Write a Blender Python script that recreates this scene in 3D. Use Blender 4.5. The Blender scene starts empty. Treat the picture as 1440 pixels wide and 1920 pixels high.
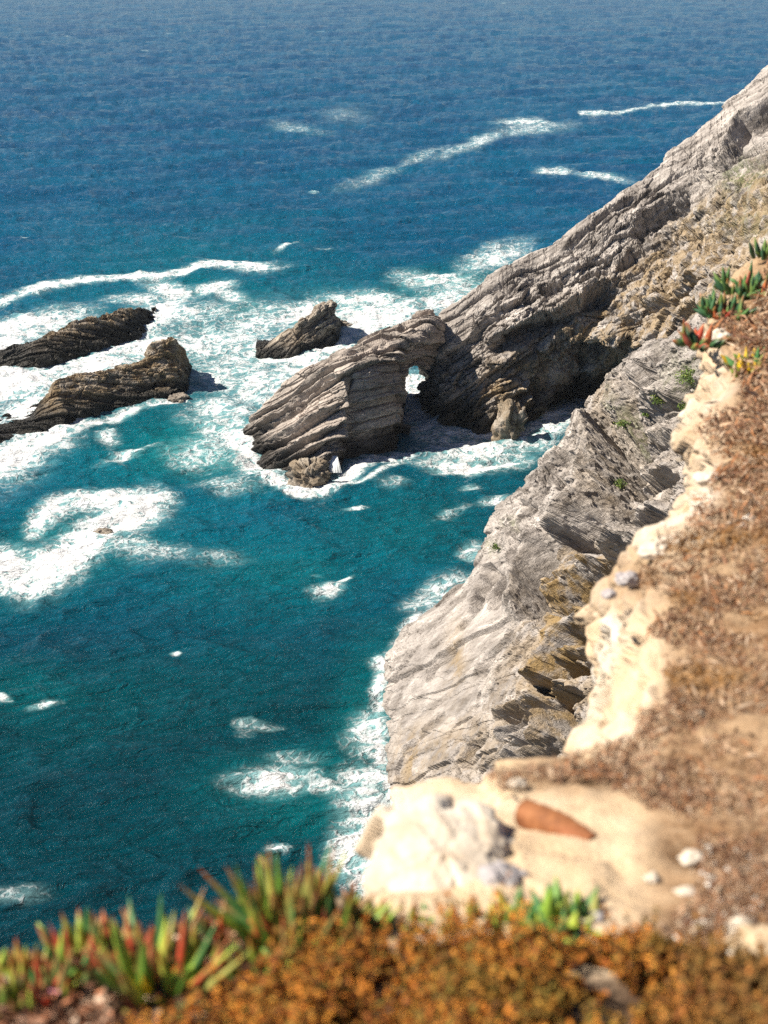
import bpy, math, random
import numpy as np
from mathutils import Vector
R = math.radians
S = bpy.context.scene
COL = S.collection
random.seed(7); RNG = np.random.default_rng(7)

# ------------------------------------------------------------ camera, sky, sun, exposure
CAMH = 60.0; PITCH = R(23.5); FPX = 1920*50/36.0
cam_d = bpy.data.cameras.new('camera'); cam = bpy.data.objects.new('camera', cam_d); COL.objects.link(cam)
cam.location = (0, 0, CAMH); cam.rotation_euler = (R(90)-PITCH, 0, 0)
cam_d.sensor_fit = 'VERTICAL'; cam_d.sensor_height = 36; cam_d.sensor_width = 27; cam_d.lens = 50
cam_d.clip_start = 0.1; cam_d.clip_end = 30000
cam_d.dof.use_dof = True; cam_d.dof.focus_distance = 120; cam_d.dof.aperture_fstop = 3.1
S.camera = cam
SUN_EL = R(47); SUN_AZ = R(-94)          # azimuth from +Y, negative = towards -X
sun_dir = Vector((math.sin(SUN_AZ)*math.cos(SUN_EL), math.cos(SUN_AZ)*math.cos(SUN_EL), math.sin(SUN_EL)))
W = bpy.data.worlds.new('World'); S.world = W; W.use_nodes = True
wn = W.node_tree; bg = wn.nodes['Background']
sky = wn.nodes.new('ShaderNodeTexSky'); sky.sky_type = 'NISHITA'; sky.sun_disc = False
sky.sun_elevation = SUN_EL; sky.sun_rotation = SUN_AZ; sky.air_density = 0.62; sky.dust_density = 0.1; sky.ozone_density = 4.0
wn.links.new(sky.outputs[0], bg.inputs[0]); bg.inputs[1].default_value = 0.05
sd = bpy.data.lights.new('sun', 'SUN'); sd.energy = 5.0; sd.angle = R(0.5); sd.color = (1.0, 0.92, 0.79)
sun = bpy.data.objects.new('sun', sd); COL.objects.link(sun)
sun.rotation_euler = sun_dir.to_track_quat('Z', 'Y').to_euler(); sun.location = (-60, 20, 120)
S.view_settings.view_transform = 'Standard'; S.view_settings.look = 'None'
S.view_settings.exposure = 0.92; S.view_settings.gamma = 1
S.cycles.max_bounces = 5; S.cycles.diffuse_bounces = 1; S.cycles.glossy_bounces = 2
S.cycles.use_denoising = False; HAZE = 0.00007; S.cycles.sample_clamp_direct = 1.5; S.cycles.sample_clamp_indirect = 1.5

# ------------------------------------------------------------ from photo positions to the world
CP, SP = math.cos(PITCH), math.sin(PITCH)
def ray(px, py):
    u = (px-720)/FPX; a = (960-py)/FPX
    return np.array([u, CP+a*SP, -SP+a*CP])
def PY(px, py, Y):
    d = ray(px, py); return np.array([0, 0, CAMH]) + d*(Y/d[1])
def PZ(px, py, z):
    d = ray(px, py); return np.array([0, 0, CAMH]) + d*((z-CAMH)/d[2])
def project(P):
    x, y, z = P[..., 0], P[..., 1], P[..., 2]-CAMH
    f = y*CP - z*SP; u = y*SP + z*CP
    f = np.where(f < 0.1, 0.1, f)
    return 720+FPX*x/f, 960-FPX*u/f

# ------------------------------------------------------------ numpy noise
def _hash(ix, iy, iz, s):
    h = (ix.astype(np.uint32)*np.uint32(374761393) + iy.astype(np.uint32)*np.uint32(668265263)
         + iz.astype(np.uint32)*np.uint32(2147483647) + np.uint32((s*974634777+12345) & 0xffffffff))
    h = (h ^ (h >> np.uint32(13)))*np.uint32(1274126177)
    h = (h ^ (h >> np.uint32(15)))*np.uint32(2246822519)
    return h ^ (h >> np.uint32(16))
def _f(h): return (h & np.uint32(0xffffff)).astype(np.float32)/np.float32(16777215)
def noise(P, s=0):
    """value noise, -1..1, P (...,3)"""
    P = np.asarray(P, np.float32); i = np.floor(P); f = P-i; i = i.astype(np.int64)
    f = f*f*f*(f*(f*6-15)+10); r = 0
    for dx in (0, 1):
        wx = f[..., 0] if dx else 1-f[..., 0]
        for dy in (0, 1):
            wy = f[..., 1] if dy else 1-f[..., 1]
            for dz in (0, 1):
                wz = f[..., 2] if dz else 1-f[..., 2]
                r = r + wx*wy*wz*_f(_hash(i[..., 0]+dx, i[..., 1]+dy, i[..., 2]+dz, s))
    return r*2-1
def fbm(P, o=4, s=0, g=0.5):
    P = np.asarray(P, np.float32); a = 1; r = 0; t = 0
    for k in range(o):
        r = r + a*noise(P*(2.03**k)+17.3*k, s+k); t += a; a *= g
    return r/t
def ridged(P, o=4, s=0):
    P = np.asarray(P, np.float32); a = 1; r = 0; t = 0
    for k in range(o):
        r = r + a*(1-np.abs(noise(P*(2.07**k)+9.1*k, s+k))*2); t += a; a *= .5
    return r/t
def facets(P, s=0, tilt=1.0):
    """chiselled blocks: a random offset and a random slope per cell; also the edge distance"""
    P = np.asarray(P, np.float32); b = np.floor(P-0.5).astype(np.int64)
    best = np.full(P.shape[:-1], 1e9, np.float32); sec = best.copy(); val = np.zeros_like(best)
    for dx in (0, 1):
        for dy in (0, 1):
            for dz in (0, 1):
                cx, cy, cz = b[..., 0]+dx, b[..., 1]+dy, b[..., 2]+dz
                h = _hash(cx, cy, cz, s)
                rx = P[..., 0]-(cx+.5+(_f(h)-.5)*.8)
                ry = P[..., 1]-(cy+.5+(_f(_hash(cx, cy, cz, s+51))-.5)*.8)
                rz = P[..., 2]-(cz+.5+(_f(_hash(cx, cy, cz, s+52))-.5)*.8)
                d = rx*rx+ry*ry+rz*rz
                g = _f(_hash(cx, cy, cz, s+53)); g2 = _f(_hash(cx, cy, cz, s+54)); g3 = _f(_hash(cx, cy, cz, s+55))
                v = (_f(_hash(cx, cy, cz, s+56))*2-1) + tilt*((g-.5)*rx+(g2-.5)*ry+(g3-.5)*rz)*2
                m = d < best
                sec = np.where(m, best, np.minimum(sec, d)); val = np.where(m, v, val); best = np.where(m, d, best)
    return val, np.sqrt(sec)-np.sqrt(best)
def sstep(a, b, x):
    t = np.clip((x-a)/(b-a), 0, 1); return t*t*(3-2*t)

# ------------------------------------------------------------ object helpers
def tag(o, label=None, cat=None, group=None, kind=None):
    if label: o['label'] = label
    if cat: o['category'] = cat
    if group: o['group'] = group
    if kind: o['kind'] = kind
    return o
def empty(name, loc, label, cat, group=None):
    o = bpy.data.objects.new(name, None); COL.objects.link(o); o.location = loc
    o.empty_display_size = 0.2
    return tag(o, label, cat, group)
def mesh_obj(name, V, F, mat, parent=None, smooth=False, attrs=None):
    """V (n,3); F (m,3) or (m,4)"""
    V = np.asarray(V, np.float32).reshape(-1, 3); F = np.asarray(F, np.int32); k = F.shape[1]
    me = bpy.data.meshes.new(name)
    me.vertices.add(len(V)); me.vertices.foreach_set('co', V.ravel())
    me.loops.add(F.size); me.loops.foreach_set('vertex_index', F.ravel())
    me.polygons.add(len(F)); me.polygons.foreach_set('loop_start', np.arange(0, F.size, k, dtype=np.int32))
    me.polygons.foreach_set('loop_total', np.full(len(F), k, np.int32))
    me.polygons.foreach_set('use_smooth', np.full(len(F), smooth, bool))
    me.update(calc_edges=True); me.validate()
    for nm, (ty, a) in (attrs or {}).items():
        at = me.attributes.new(nm, ty, 'POINT')
        a = np.asarray(a, np.float32)
        at.data.foreach_set({'FLOAT': 'value', 'FLOAT_VECTOR': 'vector', 'FLOAT_COLOR': 'color'}[ty], a.ravel())
    me.materials.append(mat)
    o = bpy.data.objects.new(name, me); COL.objects.link(o)
    if parent: o.parent = parent
    return o
def grid_faces(nu, nv, closed=False):
    i = np.arange(nu-1)[:, None]; j = np.arange(nv if closed else nv-1)[None]
    j2 = (j+1) % nv
    return np.stack([i*nv+j, i*nv+j2, (i+1)*nv+j2, (i+1)*nv+j], -1).reshape(-1, 4)
def interp_rows(A, n, ten=0.75, closed=False, w=None, mono=False):
    """resample axis 0 of control array A to n samples, Hermite with softened tangents"""
    A = np.asarray(A, float)
    if closed: A = np.concatenate([A, A[:1]], 0)
    m = len(A)
    L = np.linalg.norm(np.diff(A, axis=0), axis=-1)
    L = L.reshape(m-1, -1).mean(1)+1e-6
    if w is not None: L = L*np.asarray(w)
    c = np.concatenate([[0], np.cumsum(L)]); t = np.linspace(0, c[-1], n+1 if closed else n)
    if closed: t = t[:-1]
    k = np.clip(np.searchsorted(c, t, side='right')-1, 0, m-2)
    s = (t-c[k])/L[k]
    T = np.zeros_like(A)
    T[1:-1] = (A[2:]-A[:-2])/2*ten
    T[0] = (A[1]-A[0])*ten; T[-1] = (A[-1]-A[-2])*ten
    if closed: T[0] = T[-1] = (A[1]-A[-2])/2*ten
    if mono:
        D_ = np.diff(A, axis=0); a_1 = D_[:-1]; b_1 = D_[1:]
        hm = np.where(a_1*b_1 > 0, 2*a_1*b_1/np.where(np.abs(a_1+b_1) < 1e-9, 1, a_1+b_1), 0)
        T = np.concatenate([D_[:1]*.6, hm, D_[-1:]*.6], 0)
    sh = (-1,)+(1,)*(A.ndim-1); s = s.reshape(sh)
    h00 = 2*s**3-3*s**2+1; h10 = s**3-2*s**2+s; h01 = -2*s**3+3*s**2; h11 = s**3-s**2
    return h00*A[k]+h10*T[k]+h01*A[k+1]+h11*T[k+1]
def grid_normals(G, closed=False):
    du = np.gradient(G, axis=0)
    if closed:
        E = np.concatenate([G[:, -1:], G, G[:, :1]], 1); dv = (E[:, 2:]-E[:, :-2])/2
    else: dv = np.gradient(G, axis=1)
    n = np.cross(du, dv); l = np.linalg.norm(n, axis=-1, keepdims=True)
    return n/np.maximum(l, 1e-9)
def poly_dist(px, py, pts):
    """distance to a polyline, side (+ = right of travel in the photo), fraction along"""
    pts = np.asarray(pts, float); best = np.full(px.shape, 1e9); sd_ = np.zeros(px.shape); fr = np.zeros(px.shape)
    seg = np.linalg.norm(np.diff(pts, axis=0), axis=1); tot = seg.sum(); acc = 0
    for k in range(len(pts)-1):
        a, b = pts[k], pts[k+1]; d = b-a; L = seg[k]
        t = ((px-a[0])*d[0]+(py-a[1])*d[1])/(L*L); tc = np.clip(t, 0, 1)
        dx = px-(a[0]+tc*d[0]); dy = py-(a[1]+tc*d[1]); r = np.hypot(dx, dy)
        m = r < best
        best = np.where(m, r, best); sd_ = np.where(m, np.sign(d[0]*dy-d[1]*dx), sd_); fr = np.where(m, (acc+tc*L)/tot, fr)
        acc += L
    return best, sd_, fr

# ------------------------------------------------------------ material helpers
class MT:
    def __init__(s, name):
        s.m = bpy.data.materials.new(name); s.m.use_nodes = True; s.t = s.m.node_tree
        s.b = s.t.nodes['Principled BSDF']
    def n(s, ty, **kw):
        o = s.t.nodes.new(ty)
        for k, v in kw.items():
            if k.startswith('i_'): 
                key = k[2:]; key = int(key) if key.isdigit() else key
                s.put(o.inputs[key], v)
            else: setattr(o, k, v)
        return o
    def put(s, sock, v):
        if isinstance(v, bpy.types.NodeSocket): s.t.links.new(v, sock)
        elif isinstance(v, (tuple, list)) and len(v) == 3 and sock.type == 'RGBA': sock.default_value = (*v, 1)
        else: sock.default_value = v
    def math(s, op, a, b=0.0, c=None, clamp=False):
        o = s.n('ShaderNodeMath', operation=op, use_clamp=clamp); s.put(o.inputs[0], a); s.put(o.inputs[1], b)
        if c is not None: s.put(o.inputs[2], c)
        return o.outputs[0]
    def mix(s, f, a, b, mode='MIX'):
        o = s.n('ShaderNodeMix', data_type='RGBA', blend_type=mode); s.put(o.inputs[0], f); s.put(o.inputs[6], a); s.put(o.inputs[7], b)
        return o.outputs[2]
    def noise(s, vec, scale, detail=4, rough=.55, dist=0.0):
        o = s.n('ShaderNodeTexNoise'); s.put(o.inputs['Vector'], vec); o.inputs['Scale'].default_value = scale
        o.inputs['Detail'].default_value = detail; o.inputs['Roughness'].default_value = rough; o.inputs['Distortion'].default_value = dist
        return o.outputs[0]
    def vor(s, vec, scale, feature='F1', rnd=1.0):
        o = s.n('ShaderNodeTexVoronoi', feature=feature); s.put(o.inputs['Vector'], vec); o.inputs['Scale'].default_value = scale
        o.inputs['Randomness'].default_value = rnd
        return o
    def ramp(s, f, stops):
        o = s.n('ShaderNodeValToRGB'); s.put(o.inputs[0], f); e = o.color_ramp.elements
        while len(e) < len(stops): e.new(0.5)
        for k, (p, c) in enumerate(stops):
            e[k].position = p; e[k].color = (*c, 1) if isinstance(c, tuple) else (c, c, c, 1)
        return o.outputs[0]
    def rng(s, v, a, b, c=0.0, d=1.0, smooth=True):
        o = s.n('ShaderNodeMapRange', interpolation_type='SMOOTHSTEP' if smooth else 'LINEAR')
        s.put(o.inputs[0], v)
        for k, q in enumerate((a, b, c, d)): s.put(o.inputs[k+1], q)
        return o.outputs[0]
    def attr(s, name):
        return s.n('ShaderNodeAttribute', attribute_name=name)
    def map(s, vec, scale=(1, 1, 1), rot=(0, 0, 0), loc=(0, 0, 0)):
        o = s.n('ShaderNodeMapping'); s.put(o.inputs['Vector'], vec)
        o.inputs['Scale'].default_value = scale; o.inputs['Rotation'].default_value = rot; o.inputs['Location'].default_value = loc
        return o.outputs[0]
    def bump(s, h, strength, dist, normal=None):
        o = s.n('ShaderNodeBump'); s.put(o.inputs['Height'], h); o.inputs['Strength'].default_value = strength
        o.inputs['Distance'].default_value = dist
        if normal: s.put(o.inputs['Normal'], normal)
        return o.outputs[0]

def rock_material(name, light, mid, dark, ochre, wet, k=1.0):
    m = MT(name); q = m.attr('rq').outputs['Vector']; msk = m.n('ShaderNodeSeparateColor'); m.put(msk.inputs[0], m.attr('mask').outputs['Color'])
    bed = m.map(q, (.25*k, .25*k, 1.3*k))
    n1 = m.noise(bed, 1.0, 8, .68); n2 = m.noise(q, .22*k, 5, .6); n3 = m.noise(q, 3.2*k, 5, .7)
    c = m.ramp(n1, [(.30, dark), (.5, mid), (.68, light)])
    c = m.mix(m.rng(n2, .42, .62), c, m.mix(.55, c, light))
    c = m.mix(m.rng(n3, .55, .8, 0, .45), c, dark)
    # pale veins
    v = m.vor(m.map(q, (.35*k, .35*k, .8*k)), 1.0, 'DISTANCE_TO_EDGE').outputs['Distance']
    c = m.mix(m.math('MULTIPLY', m.rng(v, .0, .05, 1, 0), m.rng(n2, .5, .62, 0, .6)), c, tuple(min(1, x*1.5) for x in light))
    on = m.noise(q, .45*k, 6, .65)
    of = m.math('MULTIPLY', msk.outputs[0], m.rng(on, .38, .56), clamp=True)
    c = m.mix(of, c, m.mix(n3, ochre, tuple(x*.55 for x in ochre)))
    sp = m.noise(q, 9*k, 3, .6)
    c = m.mix(m.rng(sp, .35, .65, .0, .35), c, m.mix(.5, c, tuple(x*.4 for x in dark)))
    wf = m.math('MULTIPLY', msk.outputs[1], 1.0, clamp=True)
    c = m.mix(wf, c, m.mix(n1, wet, tuple(x*2.4 for x in wet)))
    c = m.mix(m.math('MULTIPLY', msk.outputs[2], m.rng(m.noise(q, 1.1*k, 5, .7), .42, .56)), c, (.10, .12, .035))
    m.put(m.b.inputs['Base Color'], c)
    m.put(m.b.inputs['Roughness'], m.rng(wf, 0, 1, .88, .42))
    cr = m.vor(m.map(q, (.9*k, .9*k, 2.2*k)), 1.0, 'DISTANCE_TO_EDGE').outputs['Distance']
    h = m.math('ADD', m.noise(m.map(q, (1, 1, 2.6)), 1.8*k, 9, .7), m.math('MULTIPLY', m.rng(cr, 0, .05), .12))
    m.put(m.b.inputs['Normal'], m.bump(h, .8, .26/k))
    m.b.inputs['Specular IOR Level'].default_value = .3
    return m.m
GREY = rock_material('grey_limestone', (.54, .49, .45), (.32, .285, .26), (.11, .092, .078), (.40, .27, .12), (.035, .028, .02))
DARKROCK = rock_material('dark_sea_rock', (.47, .41, .34), (.26, .22, .18), (.075, .063, .052), (.30, .20, .09), (.018, .016, .013))
ARCHROCK = rock_material('banded_arch_rock', (.56, .48, .42), (.33, .285, .25), (.09, .078, .068), (.26, .19, .10), (.022, .019, .016))

# ------------------------------------------------------------ rock builder
def frame(D1, D2):
    D1 = np.array(D1, float); D1 /= np.linalg.norm(D1); D2 = np.array(D2, float)
    N = np.cross(D1, D2); N /= np.linalg.norm(N); D2 = np.cross(N, D1)
    return np.stack([D1, D2, N])
BED = frame((.82, .37, .45), (-.42, .90, -.57))
ROCKS = {}; LAST_ROUGH = None
def rock(name, secs, nu, nv, mat, closed=True, bed=BED, seed=0, k=1.0, amp=1.0, feats=(), ochre=None, green=None, wet=(0.6, 2.6),
         beds=(1.1, .45), ten=0.7, smooth=False, parent=None, big=1.0, vw=None, fa=(.75, .42, .17), rmap=None, puff=0.0, warp=1.2, crack=.22, uw=None):
    secs = np.asarray(secs, float)
    G = interp_rows(secs, nu, ten, w=uw)                            # along
    G = np.swapaxes(interp_rows(np.swapaxes(G, 0, 1), nv, ten, closed, vw), 0, 1)
    if closed:                                                # close both ends to a point
        pass
    Nn = -grid_normals(G, closed)
    q = G @ bed.T
    px, py = project(G)
    wq = q + warp/k*np.stack([fbm(q*.12*k, 3, seed+1), fbm(q*.12*k, 3, seed+2), fbm(q*.12*k, 3, seed+3)], -1)
    d = big*1.5/k*fbm(q*.09*k, 3, seed+4)*1.0
    # beds of uneven thickness, standing proud or eaten back
    t = beds[0]/k; s_ = wq[..., 2]/t + .9*noise(np.stack([wq[..., 2]*.4/t, wq[..., 0]*.03, wq[..., 1]*.03], -1), seed+9)
    L = np.floor(s_); fr = s_-L
    z0 = np.zeros_like(L)
    hv = _f(_hash(L.astype(np.int64), z0.astype(np.int64), (np.floor(wq[..., 0]*.06*k)).astype(np.int64)*0, seed+11))
    d = d + beds[1]/k*((hv*2-1) + .5*(fr-.5))*(0.6+.6*np.clip(fbm(q*.2*k, 2, seed+12)+.5, 0, 1))
    cm = sstep(-.25, .3, fbm(q*.16*k, 3, seed+15)); d = d - crack/k*np.exp(-(np.minimum(fr, 1-fr)/.09)**2)*(.25+cm)
    s3 = wq[..., 2]*3.3/t; L3 = np.floor(s3)
    d = d + .30*beds[1]/k*(_f(_hash(L3.astype(np.int64), z0.astype(np.int64), np.floor(wq[..., 0]*.15*k).astype(np.int64), seed+13))*2-1 + .4*(s3-L3))*(.5+.5*sstep(-.3, .4, fbm(q*.15*k, 2, seed+14)))
    f1, e1 = facets(wq*np.array([.13, .15, .30])*k, seed+20, 1.3)
    f2, e2 = facets(wq*np.array([.34, .38, .80])*k, seed+21, 1.4)
    f3 = 0
    rough = .5+.9*sstep(-.35, .45, fbm(q*.07*k, 3, seed+30))
    rough = rough if rmap is None else rough*rmap(px, py)
    d = d + (fa[0]*f1*(1 if rmap is None else np.clip(rmap(px, py), .3, 1)) + fa[1]*f2*rough + 0*f3)/k
    d = d - .55/k*(1-sstep(0, .035, e1))*np.clip(rough*1.3-.2, 0.12, 1) - .26/k*(1-sstep(0, .06, e2))*rough
    d = d + .10/k*fbm(q*2.2*k, 4, seed+40) * rough
    d = (d+puff/k)*amp
    wx = px + 14*fbm(q*.22*k, 3, seed+61, .45); wy = py + 14*fbm(q*.22*k, 3, seed+62, .45)
    for pts, h, w in feats:
        r, sgn, a = poly_dist(wx, wy, pts)
        tp = sstep(0, .12, a)*sstep(1, .88, a)*1.0
        tp = np.where((a <= 0) | (a >= 1), 0, tp) if len(pts) > 2 else sstep(0, .2, a)*sstep(1, .8, a)
        sr = sstep(-1.5, 4.5, r*sgn+1.5*0); rec = np.exp(-(r/w)**1.6)*sr; bul = .28*np.exp(-(r/(w*.7))**2)*(1-sr)
        d = d + tp*h*(bul-rec)
    P = G + Nn*d[..., None]
    if not closed:                       # even spacing down each section, so that ledge walls get as many vertices as slabs
        X = np.concatenate([P, G, px[..., None], py[..., None], rough[..., None]*np.ones_like(P[..., :1])], -1)
        sm = P.copy()
        for _ in range(3): sm[1:-1] = (sm[:-2]+sm[1:-1]*2+sm[2:])/4
        L_ = np.concatenate([np.zeros((len(P), 1)), np.cumsum(np.linalg.norm(np.diff(sm, axis=1), axis=-1), 1)], 1)
        L_ /= L_[:, -1:]
        u0 = np.linspace(0, 1, P.shape[1])[None]; base = np.concatenate([np.zeros((len(G), 1)), np.cumsum(np.linalg.norm(np.diff(G, axis=1), axis=-1), 1)], 1); base /= base[:, -1:]
        Lm = .75*L_+.25*u0
        for i_ in range(len(P)):
            t_ = np.interp(u0[0], Lm[i_], np.arange(P.shape[1])); k_ = np.minimum(t_.astype(int), P.shape[1]-2); f_ = (t_-k_)[:, None]
            X[i_] = X[i_, k_]*(1-f_)+X[i_, k_+1]*f_
        P = X[..., :3]; G = X[..., 3:6]; px = X[..., 6]; py = X[..., 7]; rough = X[..., 8]
    N1 = -grid_normals(P, closed)
    for _ in range(2): N1[1:-1, 1:-1] = (N1[:-2, 1:-1]+N1[2:, 1:-1]+N1[1:-1, :-2]+N1[1:-1, 2:]+N1[1:-1, 1:-1])/5
    Nn = N1/np.maximum(np.linalg.norm(N1, axis=-1, keepdims=True), 1e-6)
    q = P @ bed.T
    if LAST_ROUGH is not None: rough = LAST_ROUGH
    g3, x3 = facets((q+.35*noise(q*.9*k, seed+5)[..., None])*np.array([.9, 1.0, 1.7])*k, seed+22, 1.5)
    g4, x4 = facets((q+.2*noise(q*2*k, seed+6)[..., None])*np.array([2.2, 2.5, 3.6])*k, seed+23, 1.5)
    d2 = (fa[2]*.9*g3*rough + fa[2]*.3*g4*rough)/k + .08/k*fbm(q*1.3*k, 5, seed+41, .55)*(rough+.25)
    d2 = d2 + .16/k*fbm(q*np.array([.35, .35, 2.4])*k, 5, seed+44, .62)*np.clip(rough+.2, 0, 1.3)
    P = P + Nn*(d2*amp*.62)[..., None]; q = P @ bed.T
    ROCKS[name] = P
    mask = np.zeros(G.shape[:2]+(4,)); mask[..., 3] = 1
    if ochre is not None: mask[..., 0] = ochre(px, py, G)
    zz = P[..., 2] + .8*fbm(q*.25*k, 3, seed+70)
    mask[..., 1] = 1-sstep(wet[0], wet[1], zz)
    if green is not None: mask[..., 2] = green(px, py, G)
    F = grid_faces(G.shape[0], G.shape[1], closed)[:, ::-1]
    V = P.reshape(-1, 3); at_q = q.reshape(-1, 3); mk = mask.reshape(-1, 4)
    if closed:
        n = len(V); V = np.vstack([V, P[0].mean(0), P[-1].mean(0)]); at_q = np.vstack([at_q, q[0].mean(0), q[-1].mean(0)])
        mk = np.vstack([mk, mask[0].mean(0), mask[-1].mean(0)])
        nvv = G.shape[1]; j = np.arange(nvv); j2 = (j+1) % nvv
        c0 = np.stack([np.full(nvv, n), j2, j, j], -1); b = (G.shape[0]-1)*nvv
        c1 = np.stack([np.full(nvv, n+1), b+j, b+j2, b+j2], -1)
        tri = np.vstack([c0[:, :3], c1[:, :3]])
        F = np.vstack([np.stack([F[:, 0], F[:, 1], F[:, 2]], -1), np.stack([F[:, 0], F[:, 2], F[:, 3]], -1), tri])
    return mesh_obj(name, V, F, mat, parent, smooth, {'rq': ('FLOAT_VECTOR', at_q), 'mask': ('FLOAT_COLOR', mk)})
def blob(px, py, x, y, rx, ry, ang=0, p=2.0):
    c, s = math.cos(R(ang)), math.sin(R(ang)); dx, dy = px-x, py-y
    return np.exp(-(((dx*c+dy*s)/rx)**2 + ((-dx*s+dy*c)/ry)**2)**(p/2))

# ------------------------------------------------------------ the sea
xs = np.concatenate([[-3600, -2400, -1700, -1200, -800, -560, -400, -300], np.arange(-220, 1560, 2.6), [1590, 1640, 1720, 1800, 1900, 2400, 3400, 4600]])
ys = np.concatenate([[-199.6, -198.5, -197, -194, -190, -184, -176, -166, -154, -140, -124, -106, -86], np.arange(-66, 1800, 2.4), [1830, 1900, 2050, 2400, 3000]])
horizon_y = 960-FPX*math.tan(PITCH)
ys = np.where(ys < -66, horizon_y+3+(ys+199.6)*(-66-horizon_y-3)/(133.6), ys)
PX, PYY = np.meshgrid(xs, ys, indexing='ij')
a_ = (960-PYY)/FPX; dz = -SP+a_*CP; dy = CP+a_*SP; tt = -CAMH/dz
SX = tt*(PX-720)/FPX; SY = tt*dy
def bl(*L):
    r = np.zeros_like(PX)
    for x, y, rx, ry, an, st in L: r = np.maximum(r, st*blob(PX, PYY, x, y, rx, ry, an, 2.2))
    return r
def pl(pts, w, st):
    r, s_, a = poly_dist(PX, PYY, pts); return st*np.exp(-(r/w)**2)*np.where((a <= 0) | (a >= 1), .7, 1)
WP = np.stack([SX, SY, 0*SX], -1)
wob = np.stack([fbm(WP*.12, 3, 3), fbm(WP*.12, 3, 4)], -1)
PX0, PYY0 = PX.copy(), PYY.copy()
sc = np.clip(150/np.hypot(SX, SY), .1, 1.6)
PX = PX+16*wob[..., 0]*sc; PYY = PYY+8*wob[..., 1]*sc
foam = bl((985, 228, 55, 7, 0, .66), (1000, 240, 80, 12, -5, .42), (890, 268, 75, 10, -20, .5), (790, 292, 50, 8, -20, .4), (560, 240, 70, 10, 10, .25), (650, 215, 60, 20, 0, .2),
          (1040, 319, 36, 6, 0, .64), (1130, 331, 52, 7, 10, .6), (590, 360, 10, 2, 0, .7), (540, 460, 24, 4, -25, .6), (700, 330, 70, 14, -20, .3),
          (820, 525, 75, 18, 0, .72), (900, 545, 110, 26, 0, .6), (925, 480, 70, 22, -20, .6), (850, 565, 90, 18, 0, .72), (760, 510, 40, 10, 0, .4),
          (315, 543, 42, 17, 15, .95), (300, 590, 55, 28, -20, .95), (400, 540, 45, 13, -10, .7), (430, 555, 45, 14, 20, .55), (250, 560, 60, 12, 0, .6), (480, 500, 55, 10, 0, .55),
          (60, 610, 110, 28, -10, .85), (0, 650, 80, 28, 0, .85), (-60, 700, 90, 60, 0, .95), (20, 720, 110, 32, -10, 1), (80, 760, 110, 30, -20, 1), (170, 690, 120, 26, -14, .97), (280, 645, 80, 25, -10, .92),
          (380, 640, 90, 45, 0, .62), (470, 660, 90, 40, 0, .7), (420, 700, 60, 40, 0, .55), (480, 610, 100, 40, -15, .62), (560, 590, 90, 30, -20, .7), (350, 590, 110, 24, 0, .55),
          (680, 560, 80, 14, 0, .85), (700, 600, 100, 40, 0, .88), (650, 640, 80, 26, -20, .75), (560, 690, 110, 22, -15, .78), (740, 580, 80, 24, 0, .75),
          (420, 770, 80, 30, 0, .55), (440, 820, 70, 34, 20, .82), (480, 865, 56, 28, 30, .95), (500, 720, 80, 40, -20, .66), (380, 850, 70, 30, 0, .45), (420, 910, 60, 20, 0, .45),
          (30, 850, 105, 34, -22, 1), (90, 820, 90, 20, -28, .95), (-80, 860, 120, 60, 0, .95), (235, 850, 55, 10, -20, .6), (200, 815, 22, 14, 0, .5), (360, 720, 40, 14, 0, .45),
          (880, 838, 96, 30, 3, .88), (860, 872, 70, 14, 5, .95), (940, 870, 60, 12, -10, .8), (800, 800, 60, 34, 40, .7), (770, 760, 40, 34, 0, .85), (765, 718, 60, 26, 0, 1), (772, 752, 45, 45, 0, 1), (800, 790, 60, 30, 30, .95), (830, 815, 50, 16, 20, .8),
          (1050, 785, 80, 30, -25, .72), (1100, 740, 60, 30, 0, .7), (1000, 820, 60, 16, -10, .7),
          (105, 960, 50, 22, -25, .8), (310, 1035, 80, 22, 10, .36), (240, 1015, 60, 30, 20, .5), (400, 1045, 70, 16, 0, .3), (290, 960, 20, 22, 0, .6),
          (612, 1100, 30, 13, -10, .72), (645, 1085, 22, 5, -20, .6), (330, 1226, 10, 4, 0, .8), (10, 1306, 18, 5, 10, .8), (90, 1318, 30, 7, -10, .6),
          (715, 1252, 26, 14, 10, .8), (700, 1370, 42, 42, 0, .7), (520, 1460, 80, 24, -4, .74), (600, 1468, 60, 14, 5, .55), (700, 1450, 55, 24, -5, .85),
          (690, 1510, 60, 60, 0, .62), (650, 1590, 42, 50, 20, .86), (700, 1610, 60, 70, 0, .85), (560, 1420, 60, 10, 0, .3), (510, 1590, 22, 10, 0, .5), (30, 1680, 60, 20, 0, .35),
          (880, 1032, 24, 14, 0, .62), (930, 945, 34, 10, -10, .5), (885, 918, 20, 6, 0, .6), (850, 965, 50, 8, -20, .34), (730, 905, 30, 12, 0, .4), (665, 955, 20, 5, 0, .5), (820, 1110, 60, 22, -20, .7))
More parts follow.
